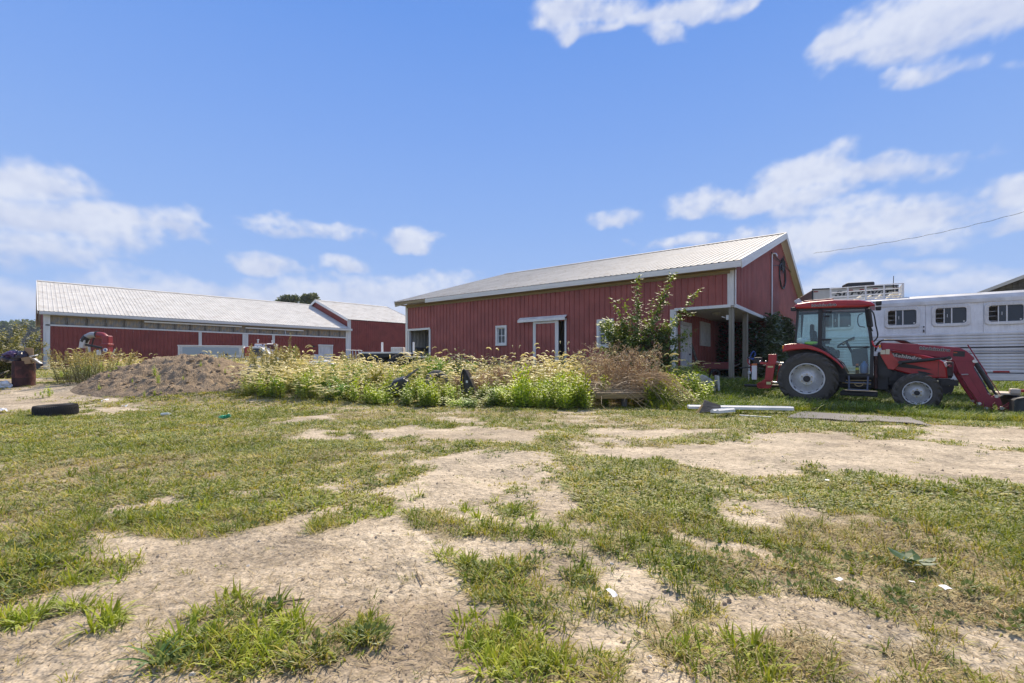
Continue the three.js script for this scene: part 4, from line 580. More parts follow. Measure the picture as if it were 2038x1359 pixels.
// ---------------------------------------------------------------- camper behind it
{
  const C = thing('camper_trailer', 'pale camper trailer with large lettering and a black roof air unit, behind the horse trailer', 'camper', [13.97, 0, -19.6], -.347);
  const L = 2.95, w = std([.60, .59, .54], .5, 0, { map: scaled(wearTex, .5) }), top = 4.19;
  part('body', [rbox(L, 3.5, 2.3, .06, 0, top - 1.75, -1.15)], w, C);
  part('edge_trim', [box(L + .03, .05, .03, 0, top - .01, .02), box(.05, 3.4, .03, -L / 2 + .0, top - 1.75, .012), box(.09, 3.4, .03, L / 2 - .03, top - 1.75, .012)], M.black, C);
  for (const x of [-1.35, -.12, .27, .72, 1.42]) part('marker_lamp', [rbox(.16, .05, .03, .012, x, top - .11, .012)], std([.28, .04, .03], .3), C);
  part('lettering', [text('Surveyor', .22, .012, serif, 1.35, .004).applyMatrix4(new THREE.Matrix4().set(1, .35, 0, 0, 0, 1, 0, 0, 0, 0, 1, 0, 0, 0, 0, 1)).translate(.30, top - .27, .006)], M.black, C);
  part('air_unit', [rbox(1.0, .26, .7, .07, .36, top + .14, -.8)], M.black, C); part('unit_trim', [rbox(.62, .05, .02, .008, .36, top + .08, -.44)], std([.45, .47, .5], .5), C);
  part('ladder', [rod([1.02, top - 1.2, .08], [1.02, top + .02, .08], .022), rod([1.3, top - 1.2, .08], [1.3, top + .02, .08], .022), rod([1.02, top - .2, .08], [1.3, top - .2, .08], .018), rod([1.02, top - .55, .08], [1.3, top - .55, .08], .018), rod([1.3, top - .1, .08], [1.3, top + .36, .1], .012)], M.black, C);
  part('wheel', [cyl(.36, .36, .24, -.5, .42, -.2, Math.PI / 2, 0, 0, 24), cyl(.36, .36, .24, .4, .42, -.2, Math.PI / 2, 0, 0, 24)], M.rubber, C);
}
// ---------------------------------------------------------------- things lying about the yard. P(x, d, up): a point d metres ahead, `up` above the ground there
const P = (x, d, up = 0) => [x, gy(x, -d) + up, -d];
function lumpGeo(rx, ry, rz, seed, amp = .5, det = 4, f = 2) { const g = new THREE.IcosahedronGeometry(1, det), p = g.attributes.position; for (let i = 0; i < p.count; i++) { const x = p.getX(i), y = p.getY(i), z = p.getZ(i); const s = 1 + (vnoise(x * f + seed * 7.1 + 40, y * f + z * f * .7 + 40) + vnoise(z * f * 2 + seed + 20, x * f * 2 + y * 2 + 60) * .5 - .75) * amp; p.setXYZ(i, x * s * rx, y * s * ry, z * s * rz); } const q = plain(g); q.computeVertexNormals(); return q; }
function smooth(g) { g = g.clone(); g.deleteAttribute('uv'); g.deleteAttribute('normal'); return g; }

// earth mound with clods
{
  const o = thing('earth_mound', 'large mound of bare brown earth between the weeds and the rusty drum', 'earth mound', [-10.45, 0, -15.2]);
  const N = 150, NZ = 100, pos = [], uv = [], idx = [], rx = 2.75, rz = 2.5;
  const ridge = u => .95 * Math.exp(-((u + .1) ** 2) * 3.2) + .55 * Math.exp(-((u - .42) ** 2) * 12) + .13 * Math.exp(-((u + .62) ** 2) * 7);
  for (let j = 0; j <= NZ; j++) for (let i = 0; i <= N; i++) {
    const u = i / N * 2 - 1, v = j / NZ * 2 - 1, x = u * rx, z = v * rz, e = clamp(1 - (u * u * .9 + v * v) * .98);
    let h = .86 * ridge(u) * Math.exp(-v * v * 2.6) * sstep(0, .35, e);
    const n = fbm(x * 1.1 + 20, z * 1.1 + 7, 4), rid = Math.abs(fbm(x * 1.5 + z * .8 + 9, z * 1.7 - x * .4, 4) - .5) * 2, c = fbm(x * 6 + 3, z * 6, 3);
    h += (n - .5) * .34 * sstep(0, .4, h) - rid * .22 * sstep(.05, .4, h) + (c - .45) * .14 * sstep(0.02, .2, h) + (vnoise(x * 17, z * 17) > .72 ? .035 : 0) * sstep(0, .15, h);
    h = Math.max(h, 0) + (e > 0 ? .02 * sstep(0, .2, e) : 0);
    pos.push(x, groundH(-10.45 + x, -15.2 + z) + h - .05 * (1 - sstep(0, .2, e)) - .02, z); uv.push(x / 1.2, z / 1.2);
    if (i < N && j < NZ) { const k = j * (N + 1) + i; idx.push(k, k + N + 1, k + 1, k + 1, k + N + 1, k + N + 2); }
  }
  const g = new THREE.BufferGeometry(); g.setAttribute('position', new THREE.Float32BufferAttribute(pos, 3)); g.setAttribute('uv', new THREE.Float32BufferAttribute(uv, 2)); g.setIndex(idx); g.computeVertexNormals();
  part('earth', g, std([.39, .295, .195], .97, 0, { map: soilTex, bumpMap: soilBump, bumpScale: .05 }), o);
  const r = rng(9), cl = []; for (let k = 0; k < 160; k++) { const i = Math.floor(r() * (N - 20) + 10), j = Math.floor(NZ * (.45 + r() * .5)), q = (j * (N + 1) + i) * 3, s = .02 + r() * r() * .07; cl.push(put(lumpGeo(s, s * .7, s, k, .7, 1), pos[q], pos[q + 1] + s * .3, pos[q + 2], 0, r() * 6, 0)); }
  part('clods', cl, std([.39, .295, .195], .97, 0, { map: soilTex }), o).userData.kind = 'stuff';
}
// rusty drum and the rubbish heaped in it
{
  const p = P(-14.75, 14.5), D = thing('oil_drum', 'rusty steel drum heaped with rubbish, at the left edge of the yard', 'drum', p);
  part('drum_wall', [lathe([[.29, 0], [.3, .015], [.29, .03], [.29, .28], [.305, .30], [.29, .32], [.29, .56], [.305, .58], [.29, .60], [.29, .86], [.302, .875], [.29, .885], [.28, .86], [.28, .05], [.001, .05]], 44)], M.rust, D); D.scale.set(.9, .85, .9); p[1] -= .13;
  const bagM = phys([.03, .025, .04], .25, { bumpMap: scaled(dentBump, 3), bumpScale: .03 });
  const B = thing('rubbish_bag', 'black and purple plastic rubbish bag on top of the rusty drum', 'rubbish bag', [p[0] - .18, p[1] + 1.0, p[2]]); part('bag', [lumpGeo(.34, .22, .28, 3, .55, 4, 2.6)], bagM, B); part('purple_wrap', [lumpGeo(.17, .10, .12, 8, .6, 4, 3).translate(-.02, .07, .19)], phys([.06, .025, .09], .3), B);
  const C = thing('cardboard_box', 'brown cardboard piece standing out of the rusty drum', 'cardboard', [p[0] + .17, p[1] + 1.02, p[2]]); part('card', [box(.2, .42, .02, 0, .05, 0, .2, .3, -.12), box(.2, .2, .18, .03, -.12, .08, .1, .4, .1)], std([.34, .24, .14], .9), C);
  const W = thing('board_offcut', 'pale offcut and white scraps leaning out of the drum on its right', 'board', [p[0] + .3, p[1] + .9, p[2] + .06]); part('offcut', [box(.26, .16, .04, 0, .02, 0, .1, .2, .5), box(.3, .05, .12, .16, .0, .05, 0, .3, -.6)], M.paleWood, W); part('scrap', [rbox(.16, .03, .14, .01, .06, .14, 0, .2, .2, .2), rbox(.24, .02, .1, .008, .24, -.02, .05, 0, .2, -.7)], M.white, W);
  const S = thing('plastic_sack', 'small white sack on the ground beside the rusty drum', 'sack', P(-14.95, 14.15, .08)); part('sack', [lumpGeo(.17, .12, .12, 5, .4, 3)], M.white, S);
  const K = thing('wall_panel', 'weathered grey sheet propped up at the far left edge beside the drum', 'panel', P(-15.6, 14.2, .18)); part('sheet', [box(.95, .03, .75, 0, 0, 0, .25, .3, .48)], M.greyWood, K);
}
// tyre lying flat
{
  const T = thing('tyre', 'worn black car tyre lying flat on bare ground at the left', 'tyre', P(-9.12, 9.6, -.01));
  part('casing', [tyreGeo(.345, .21, .2, 64, .010, .06).rotateX(Math.PI / 2).translate(0, .105, 0)], M.rubber, T); T.rotation.set(.03, .3, .02);
}
// scraps of rubbish on the ground
{
  const scraps = [[-9.9, 10.6, .22, .1, 'long white scrap on bare soil behind the tyre'], [-9.2, 11.4, .16, .1, 'crumpled white scrap at the foot of the mound, left end'], [-10.5, 9.9, .3, .14, 'pale scrap of plastic left of the tyre'], [-10.35, 12.2, .2, .12, 'white paper scrap near the drum, by the bare bank'], [.42, 2.02, .06, .035, 'tiny white scrap in the patchy grass in front, centre'], [1.48, 2.18, .05, .03, 'small white crumpled scrap beside dry straw, centre right'], [1.86, 2.06, .05, .04, 'white torn scrap in the dark grass at the right front'], [1.80, 2.16, .03, .02, 'smallest pale scrap in the dark grass at the right front'], [2.66, 4.05, .05, .04, 'white scrap in the lawn, right of centre']];
  scraps.forEach(([x, d, w, l, lab], i) => { const g = new THREE.PlaneGeometry(w * .75, l * .75, 8, 6), p = g.attributes.position; for (let k = 0; k < p.count; k++) p.setZ(k, (vnoise(p.getX(k) * 30 + i * 9 + 20, p.getY(k) * 30 + 20) - .3) * w * .45); g.rotateX(-Math.PI / 2); g.rotateY(i * 1.3); g.computeVertexNormals(); const o = part('paper_scrap', g, std([.80, .80, .78], .7)); o.position.set(...P(x, d, .03)); tag(o, lab, 'litter', 'white scraps on the ground'); });
  const G = thing('green_plastic', 'crumpled bright green plastic scrap on the lawn, upper left', 'litter', P(-5.4, 9.0, .05)); part('plastic', [lumpGeo(.08, .03, .05, 21, .9, 3, 4), lumpGeo(.04, .035, .03, 22, .9, 3, 4).translate(.08, .02, 0)], phys([.02, .28, .12], .35), G);
  const G2 = thing('plastic_bottle', 'crushed pale bottle lying in the lawn left of the green scrap', 'bottle', P(-6.6, 9.15, .05)); part('bottle_body', [rod([-.12, 0, 0], [.08, .02, 0], .04, 10, .035), rod([.08, .02, 0], [.14, .02, 0], .015)], phys([.62, .66, .6], .3), G2); G2.scale.setScalar(.7);
}
// red forage blower with its curved spout
{
  const d = 20.5, px = (x) => (x - 1019) / 955 * d, py = y => 1 + (727 - y) / 955 * d;
  const S = thing('forage_blower', 'red forage blower with a tall pipe and hooked grey spout, by the long barn', 'forage blower', [px(206), 0, -d]), X = x => px(x) - px(206);
  S.rotation.y = .0;
  part('pipe', [rbox(.27, 1.5, .26, .04, X(214), py(703), 0)], M.darkRed, S); part('pipe_collar', [rbox(.32, .1, .32, .03, X(214), py(686), 0), rbox(.30, .08, .3, .03, X(214), py(708), 0)], M.darkRed, S);
  part('elbow', [tube([[X(214), py(686), 0], [X(213), py(676), 0], [X(205), py(668), 0], [X(194), py(666.5), 0]], .135, 24, 14)], M.darkRed, S);
  part('spout', [tube([[X(194), py(666.5), 0], [X(182), py(666.5), 0], [X(172), py(671), 0]], .125, 20, 14)], std([.36, .37, .38], .55, .3), S); part('spout_joint', [cyl(.15, .15, .05, X(194), py(665.5), 0, 0, 0, Math.PI / 2, 20), tube([[X(174), py(669.5), 0], [X(169), py(676), 0], [X(167), py(680), 0]], .14, 12, 14)], M.black, S);
  part('deflector', [prism([[X(161), py(692)], [X(169), py(693)], [X(174), py(677)], [X(164), py(675)]], .24, -.12, .02)], std([.56, .56, .55], .6), S);
  part('support_bar', [rod([X(171), py(686), 0], [X(212), py(694), 0], .05), rod([X(188), py(668), 0], [X(183), py(687), 0], .025)], M.black, S);
  part('crank', [rbox(.2, .24, .2, .03, X(204), py(702), .1), rod([X(180), py(690), .06], [X(180), py(700), .06], .05), rod([X(226), py(710), .1], [X(233), py(695), .1], .03)], M.steel, S);
  part('decal', [cyl(.09, .09, .02, X(217), py(697), .19, Math.PI / 2, 0, 0, 24)], M.white, S); part('decal_mark', [cyl(.05, .05, .02, X(217), py(697), .196, Math.PI / 2, 0, 0, 20)], std([.1, .16, .4], .5), S);
  part('housing', [cyl(.62, .62, .4, X(214), py(738), -.05, Math.PI / 2, 0, 0, 32), rbox(1.6, .6, .6, .05, X(200), py(742), -.1), prism([[X(196), py(752)], [X(232), py(752)], [X(228), py(728)], [X(212), py(722)]], .4, -.1, .02)], M.darkRed, S);
  part('wheel', [cyl(.4, .4, .2, X(195), py(750), -.5, Math.PI / 2, 0, 0, 24), cyl(.4, .4, .2, X(195), py(750), .5, Math.PI / 2, 0, 0, 24)], M.rubber, S);
}
// pickup with a silver cap, half hidden in the weeds
{
  const T = thing('pickup_truck', 'old white pickup with a silver bed cap in the weeds before the barn', 'pickup truck', [-17.0, .35, -29.5]); T.rotation.y = .33;
  const s = 1;
  part('bed', [rbox(3.2, .55, 1.8, .05, -1.1, .80, 0)], std([.52, .56, .62], .4, .2), T);
  part('bed_cap', [prism([[-2.75, 1.1], [.62, 1.1], [.62, 1.72], [.55, 1.80], [-2.7, 1.80], [-2.78, 1.72]], 1.7, -.85, .04)], M.alu, T);
  part('cap_rail', [rbox(3.45, .06, .08, .02, -1.08, 1.8, .84), rbox(.1, .7, .06, .02, -2.72, 1.42, .86), rbox(.07, .7, .06, .02, .56, 1.42, .86)], M.white, T);
  part('cap_window', [rbox(2.9, .42, .02, .02, -1.1, 1.5, .86)], std([.36, .42, .46], .25), T); part('window_latch', [rbox(.16, .1, .03, .02, -1.6, 1.3, .885), rbox(.14, .09, .03, .02, -.3, 1.3, .885)], M.black, T);
  part('cab', [prism([[.65, .6], [.65, 1.74], [.75, 1.80], [1.45, 1.78], [2.15, 1.18], [3.3, 1.08], [3.42, .95], [3.42, .6]], 1.74, -.87, .05)], M.white, T);
  part('cab_stripe', [prism([[.66, 1.2], [.66, 1.72], [.76, 1.78], [1.1, 1.78], [.95, 1.7], [.95, 1.2]], 1.76, -.88)], M.plateRedLit, T);
  part('side_window', [prism([[.95, 1.2], [.95, 1.68], [1.42, 1.68], [1.95, 1.2]], 1.77, -.885)], M.darkGlass, T);
  for (const z of [.82, -.82]) part('windscreen_post', [rod([1.45, 1.78, z], [2.15, 1.2, z], .045)], M.white, T);
  for (const x of [-1.9, 2.5]) for (const z of [.8, -.8]) { const w = part('wheel', [cyl(.36, .36, .22, x, .36, z, Math.PI / 2, 0, 0, 24)], M.rubber, T); part('hub', [cyl(.18, .18, .23, x, .36, z, Math.PI / 2, 0, 0, 20)], M.steel, w); }
}
// fuel tank on legs
{
  const K = thing('fuel_tank', 'white oval fuel tank with peeling rust, standing against the long barn', 'fuel tank', [-17.75, 1.0, -34.6]); K.rotation.y = .5;
  const s = new THREE.Shape(); const w = .5, h = .32; s.moveTo(-w + .3, -h - .22); s.lineTo(w - .3, -h - .22); s.quadraticCurveTo(w, -h - .22, w, -.1); s.lineTo(w, .1); s.quadraticCurveTo(w, h + .22, w - .3, h + .22); s.lineTo(-w + .3, h + .22); s.quadraticCurveTo(-w, h + .22, -w, .1); s.lineTo(-w, -.1); s.quadraticCurveTo(-w, -h - .22, -w + .3, -h - .22);
  part('tank_body', [prism(s, 1.45, -.72, .05).rotateY(Math.PI / 2).translate(0, 1.05, 0)], std([1, 1, 1], .75, 0, { map: scaled(patchTex, .7) }), K);
  part('filler_cap', [cyl(.05, .05, .24, -.5, 1.7, 0), cyl(.08, .08, .06, -.5, 1.84, 0)], M.white, K); part('filler_cap', [cyl(.04, .04, .2, .42, 1.68, 0), cyl(.07, .07, .06, .42, 1.78, 0)], M.white, K);
  for (const [x, z] of [[-.6, .4], [.6, .4], [-.6, -.4], [.6, -.4]]) part('leg', [rod([x, -.5, z], [x * .9, .65, z * .8], .04)], M.rust, K);
}
// flat trailer, leaning panels, corral gate near the barn
{
  const T = thing('flatbed_trailer', 'faded pinkish red flat trailer low in the weeds before the barn door', 'trailer', [-15.2, .62, -35]); T.rotation.y = .35; part('deck', [rbox(2.4, .4, 1.6, .03, -.8, .6, 0)], std([.55, .22, .2], .7, 0, { map: scaled(wearTex, 1) }), T); part('deck_boards', [rbox(2.2, .12, 1.5, .02, 1.6, .66, 0)], M.paleWood, T); part('side_sheet', [rbox(1.6, .24, .04, .01, 1.3, .42, .8)], M.white, T); for (const x of [-1.2, .2]) part('wheel', [cyl(.34, .34, .2, x, .2, .8, Math.PI / 2, 0, 0, 20)], M.rubber, T);
  const L = thing('leaning_sheet', 'grey metal sheet leaning on the long barn left of its white door', 'metal sheet', [-17.2, .95, -42.6]); part('sheet', [rbox(.75, 1.05, .05, .01, 0, .5, 0, -.25, .6, .1)], M.alu, L);
  const G = thing('corral_gate', 'silver tube gate leaning at the right corner of the long barn', 'gate', [-14.55, .9, -44.6]); G.rotation.y = .75; const gs = []; for (let k = 0; k < 6; k++) part('gate_bar', [rod([-.75 + k * .3, -.1, 0], [-.75 + k * .3, 1.5, -.3], .035)], M.steel, G); part('gate_rail', [rod([-.8, 1.5, -.3], [.8, 1.5, -.3], .04), rod([-.8, -.1, 0], [.8, -.1, 0], .04)], M.steel, G);
  const W = thing('white_cabinet', 'white metal cabinet standing by the open doorway at the far end of the near barn', 'cabinet', [-6.45, .55, -27.2]); part('cabinet_body', [rbox(.7, 1.5, .6, .03, 0, .72, 0)], M.white, W); part('cabinet_door', [rbox(.64, 1.4, .02, .01, 0, .74, .31)], M.white, W); part('cabinet_slot', [box(.1, .5, .03, .26, .9, .318)], M.black, W);
}
// old wagon with tyres sunk in the weeds
{
  const W = thing('hay_wagon', 'low white topped wagon overgrown with weeds before the open doorway', 'wagon', P(-4.6, 18.6)); W.rotation.y = -.12;
  part('deck', [rbox(1.75, .06, 1.3, .01, -.25, 1.02, 0), rbox(.9, .05, .8, .01, .95, .86, .2)], M.white, W); part('frame', [rbox(1.7, .14, .08, .02, -.2, .92, .6), rbox(1.7, .14, .08, .02, -.2, .92, -.6), rbox(1.6, .5, .1, .02, .3, .7, -.3)], M.black, W);
  for (const x of [-.75, .55]) part('stake', [rbox(.07, .42, .07, .01, x + .1, 1.26, -.5)], M.white, W); part('wheel', [tyreGeo(.46, .3, .22, 24, .02, .3).translate(-.5, .5, .62)], M.rubber, W); part('wheel', [tyreGeo(.46, .3, .22, 24, .02, .3).rotateY(.7).translate(.45, .52, .6)], M.rubber, W);
}
{
  const B = thing('wheelbarrow', 'overturned black wheelbarrow in the weeds, its handle in the air', 'wheelbarrow', P(-3.05, 13.0, .14)); B.rotation.set(.1, .2, .0);
  const g = []; g.push(prism([[-.36, .04], [.36, .02], [.24, .34], [.12, .42], [-.14, .34]], .52, -.26, .05)); part('tub', g, phys([.035, .036, .04], .38), B);
  part('rim_tube', [tube([[-.40, .05, .28], [0, .03, .3], [.38, .02, .28], [.40, .02, -.28], [-.38, .05, -.28]], .018, 40, 8, true)], M.black, B); part('handle', [rod([.1, .34, .24], [.52, .66, .2], .02), rod([.1, .34, -.24], [.5, .6, -.3], .02)], M.greyWood, B); part('stay', [rod([.2, .38, .2], [.3, .02, .2], .016), box(.03, .16, .05, .2, .22, .28)], M.steel, B);
}
{
  const C = thing('chair_shell', 'black wedge shaped plastic chair shell standing upright in the weeds', 'plastic shell', P(-1.12, 12.8, .1)); C.rotation.y = -.15; C.scale.setScalar(1.25);
  part('shell', [prism([[-.12, 0], [.17, .02], [.12, .14], [-.02, .44], [-.07, .52], [-.115, .50], [-.13, .40]], .3, -.15, .04)], phys([.025, .025, .028], .35), C); part('rib', [tube([[-.13, .02, .16], [-.14, .4, .16], [-.09, .53, .16], [-.03, .42, .16], [.15, .06, .16]], .02, 30, 8)], M.black, C); part('sticker', [box(.045, .05, .004, -.03, .27, .155)], M.white, C);
}
{
  const T = thing('old_tyre', 'grey old tyre half sunk in the weeds right of the overturned wheelbarrow', 'tyre', P(-2.25, 14.4, .2)); part('casing', [new THREE.TorusGeometry(.24, .11, 14, 36)], M.greyWood, T); T.rotation.set(-.2, .3, 0);
  const S = thing('dark_stone', 'small grey boulder in the weeds below the pickup', 'boulder', P(-8.35, 15.6, .35)); part('stone', [lumpGeo(.2, .24, .18, 4, .4, 3)], std([.30, .30, .31], .9), S);
  const B = thing('tipped_bag', 'white crumpled feed sack lying on the weeds', 'sack', P(-6.9, 17.4, .62)); part('sack', [lumpGeo(.42, .12, .22, 12, .7, 4, 3)], M.white, B);
}
// pallet overgrown by dead brush
{
  const Pl = thing('wooden_pallet', 'weathered wooden pallet buried in dead brush at the edge of the weeds', 'pallet', P(2.5, 11.75, .36)); Pl.rotation.set(.26, .12, -.03);
  for (let k = 0; k < 7; k++) part('slat', [rbox(1.22, .022, .095, .006, 0, .12, -.46 + k * .155)], M.paleWood, Pl);
  for (const x of [-.56, 0, .56]) part('runner', [rbox(.05, .1, 1.05, .006, x, .055, 0)], M.paleWood, Pl); for (const z of [-.46, 0, .46]) part('bottom_board', [rbox(1.22, .02, .1, .006, 0, -.008, z)], M.paleWood, Pl);
  part('front_board', [rbox(1.24, .10, .025, .006, 0, .055, .535)], std([.56, .42, .2], .9, 0, { map: scaled(woodTex, 1) }), Pl);
  const legs = thing('timber_block', 'short timber block under the front edge of the pallet', 'timber block', P(2.6, 11.6, .04)); part('block', [rbox(.12, .3, .12, .01, .1, .12, .05)], M.greyWood, legs);
}
// concrete trough, board, gutters, mat
{
  const C = thing('concrete_tank_half', 'grey curved concrete shell with a flat end lying before the porch', 'concrete shell', P(5.3, 13.7, -.02)); C.rotation.y = -.45;
  const sh = new THREE.Shape(); sh.moveTo(-.5, 0); sh.absarc(0, 0, .5, Math.PI, 0, true); sh.lineTo(-.5, 0);
  part('shell', [prism(sh, .6, -.3, .01)], std([.45, .44, .42], .9, 0, { map: scaled(roofTex, .8), bumpMap: scaled(grainBump, 1), bumpScale: .004 }), C); part('end_slab', [rbox(.05, .42, .5, .01, .52, .26, .1, 0, .2, .05)], std([.50, .50, .49], .8, 0, { map: scaled(wearTex, 1) }), C);
  const B = thing('particle_board', 'torn brown board propped on the end of the white gutter', 'board', P(4.05, 9.9, .02)); B.rotation.y = .1; part('board', [prism([[-.26, 0], [.27, .05], [.30, .17], [-.02, .30], [-.10, .18]], .03, 0, .003).rotateX(-.5)], std([.36, .29, .22], .9, 0, { map: scaled(woodTex, 1.2) }), B); part('torn_edge', [prism([[-.28, 0], [-.22, .0], [-.08, .18], [-.11, .19]], .035, .002).rotateX(-.5)], std([.52, .33, .13], .9), B);
  const gut = (x0, d0, x1, d1, up) => { const a = vec(...P(x0, d0, up)), b = vec(...P(x1, d1, up)), L = a.distanceTo(b), s = [[-.09, 0], [.09, 0], [.09, .05], [.05, .075], [.045, .06], [.02, .045], [-.02, .045], [-.045, .06], [-.05, .075], [-.09, .05]]; return prism(s, L, 0, 0).applyMatrix4(new THREE.Matrix4().lookAt(b, a, YA).setPosition(a)); };
  const G = thing('gutter', 'long white metal gutter lying on the grass before the tractor', 'gutter'); part('channel', [gut(3.72, 10.15, 5.75, 9.85, .10)], M.trim, G); 
  const G2 = thing('gutter', 'short bent white strip lying in front of the long gutter', 'metal strip'); part('strip', [gut(3.95, 9.35, 4.45, 9.75, .09)], M.trim, G2);
  const G3 = thing('gutter', 'thin narrow white strip in the grass under the long gutter', 'metal strip'); part('strip', [rod(P(4.5, 9.5, .05), P(5.0, 9.25, .04), .012, 6)], M.white, G3);
  // ribbed mat
  const Mt = thing('ribbed_mat', 'grey ribbed rubber mat lying on the ground before the tractor', 'mat'); const n = 76;
  const pos = [], idx = [], W = 10; const N2 = n * 4;
  for (let i = 0; i <= N2; i++) for (let j = 0; j <= W; j++) { const f = i / N2, q = j / W, x = lerp(lerp(6.2, 7.42, f), lerp(5.3, 6.72, f), q), d = lerp(lerp(10.2, 9.0, f), lerp(9.25, 7.7, f), q); pos.push(x, gy(x, -d) + .03 + ((i % 4 < 2) ? .013 : 0), -d); if (i < N2 && j < W) { const k = i * (W + 1) + j; idx.push(k, k + 1, k + W + 1, k + 1, k + W + 2, k + W + 1); } }
  const mg = new THREE.BufferGeometry(); mg.setAttribute('position', new THREE.Float32BufferAttribute(pos, 3)); mg.setIndex(idx); mg.computeVertexNormals(); part('mat_sheet', [plain(mg)], std([.26, .24, .22], .85), Mt);
}
// under the porch: hand cart, hose reel tools, leaning pole
{
  const W = thing('garden_cart', 'dark red metal garden cart under the porch', 'cart', P(7.45, 17.9)); W.rotation.y = .25; part('tray', [prism([[-.62, .42], [.55, .42], [.68, .68], [-.55, .66]], .6, -.3, .02)], std([.16, .03, .03], .5), W); part('handle', [rod([-.5, .45, .25], [.75, .40, .28], .02), rod([.6, .45, .25], [1.0, .62, .3], .02)], M.greyWood, W); part('wheel', [new THREE.TorusGeometry(.18, .05, 10, 24).translate(-.1, .2, .3)], M.rubber, W);
  const L = thing('leaning_pole', 'weathered wooden pole leaning on the red wall under the porch', 'pole', P(7.15, 18.6)); part('pole', [rod([.15, 0, .2], [-.2, 1.75, -.3], .05)], M.greyWood, L); part('pole_end', [rbox(.1, .1, .1, .02, -.2, 1.8, -.3)], M.paleWood, L);
  const H = thing('hose_stand', 'thin white stake with blue hose, bottle and red straps beside the porch post', 'hose stand', P(7.72, 15.6)); part('stake', [rod([-.03, 0, 0], [0, .88, 0], .018)], M.white, H); part('blue_hose', [tube([[0, .84, .02], [.06, 1.0, .02], [.13, 1.07, .02], [.18, .98, .02], [.14, .9, .02]], .022, 30, 8), rbox(.18, .08, .08, .03, .1, .82, .02)], std([.03, .07, .25], .5), H); part('red_strap', [tube([[-.06, .82, 0], [-.05, .7, .02], [.03, .6, .03], [.05, .4, .02]], .018, 20, 8)], std([.42, .04, .04], .6), H); part('blue_bottle', [cyl(.05, .05, .3, .18, .55, .02), cyl(.03, .05, .05, .18, .72, .02)], std([.08, .22, .55], .4), H); part('white_tag', [rbox(.09, .1, .05, .02, -.02, .38, .03)], M.white, H); part('dark_stake', [rod([.14, 0, 0], [.16, .5, 0], .025)], M.black, H);
}
// field gate by the far left corner
{
  const G = thing('field_gate', 'dark metal pipe gate at the field, left of the long barn', 'gate', [-30.5, 1.0, -29.8]); part('gate_post', [rod([.3, -.6, 0], [.3, 1.2, 0], .08), rod([1.05, -.6, .4], [1.05, .75, .4], .07)], M.black, G); part('gate_rail', [rod([-.9, 1.25, 0], [.3, 1.25, 0], .035), rod([.3, 1.22, 0], [1.05, .75, .4], .07), rod([.3, .55, 0], [1.1, .6, .4], .03), rod([.3, .2, 0], [1.1, .25, .4], .03)], M.steel, G);
  const C = thing('cattle_panel', 'dark stack of fence panels against the left corner of the long barn', 'fence panels', [-30.9, .8, -31.0]); for (let k = 0; k < 4; k++) part('panel', [rbox(.06, 1.9, .8, .02, -.2 + k * .12, .9, 0, 0, .2, .08)], M.greyWood, C);
}
// overhead cable to the gable, from beyond the right edge
{
  const a = [13.3, 5.95, -21.2], b = [22.5, 7.75, -17.6], pts = []; for (let i = 0; i <= 20; i++) { const t = i / 20; pts.push([lerp(a[0], b[0], t), lerp(a[1], b[1], t) - Math.sin(Math.PI * t) * .35, lerp(a[2], b[2], t)]); }
  const tw = []; for (let i = 0; i <= 160; i++) { const t = i / 160, y = lerp(a[1], b[1], t) - Math.sin(Math.PI * t) * .35, q = t * 80; tw.push([lerp(a[0], b[0], t) + .02 * Math.cos(q), y + .02 * Math.sin(q), lerp(a[2], b[2], t)]); }
  const o = part('overhead_cable', [tube(pts, .004, 60, 6), tube(tw, .0045, 400, 5)], M.black); tag(o, 'thin twisted overhead cable against the sky, upper right, running to the barn gable', 'cable');
}
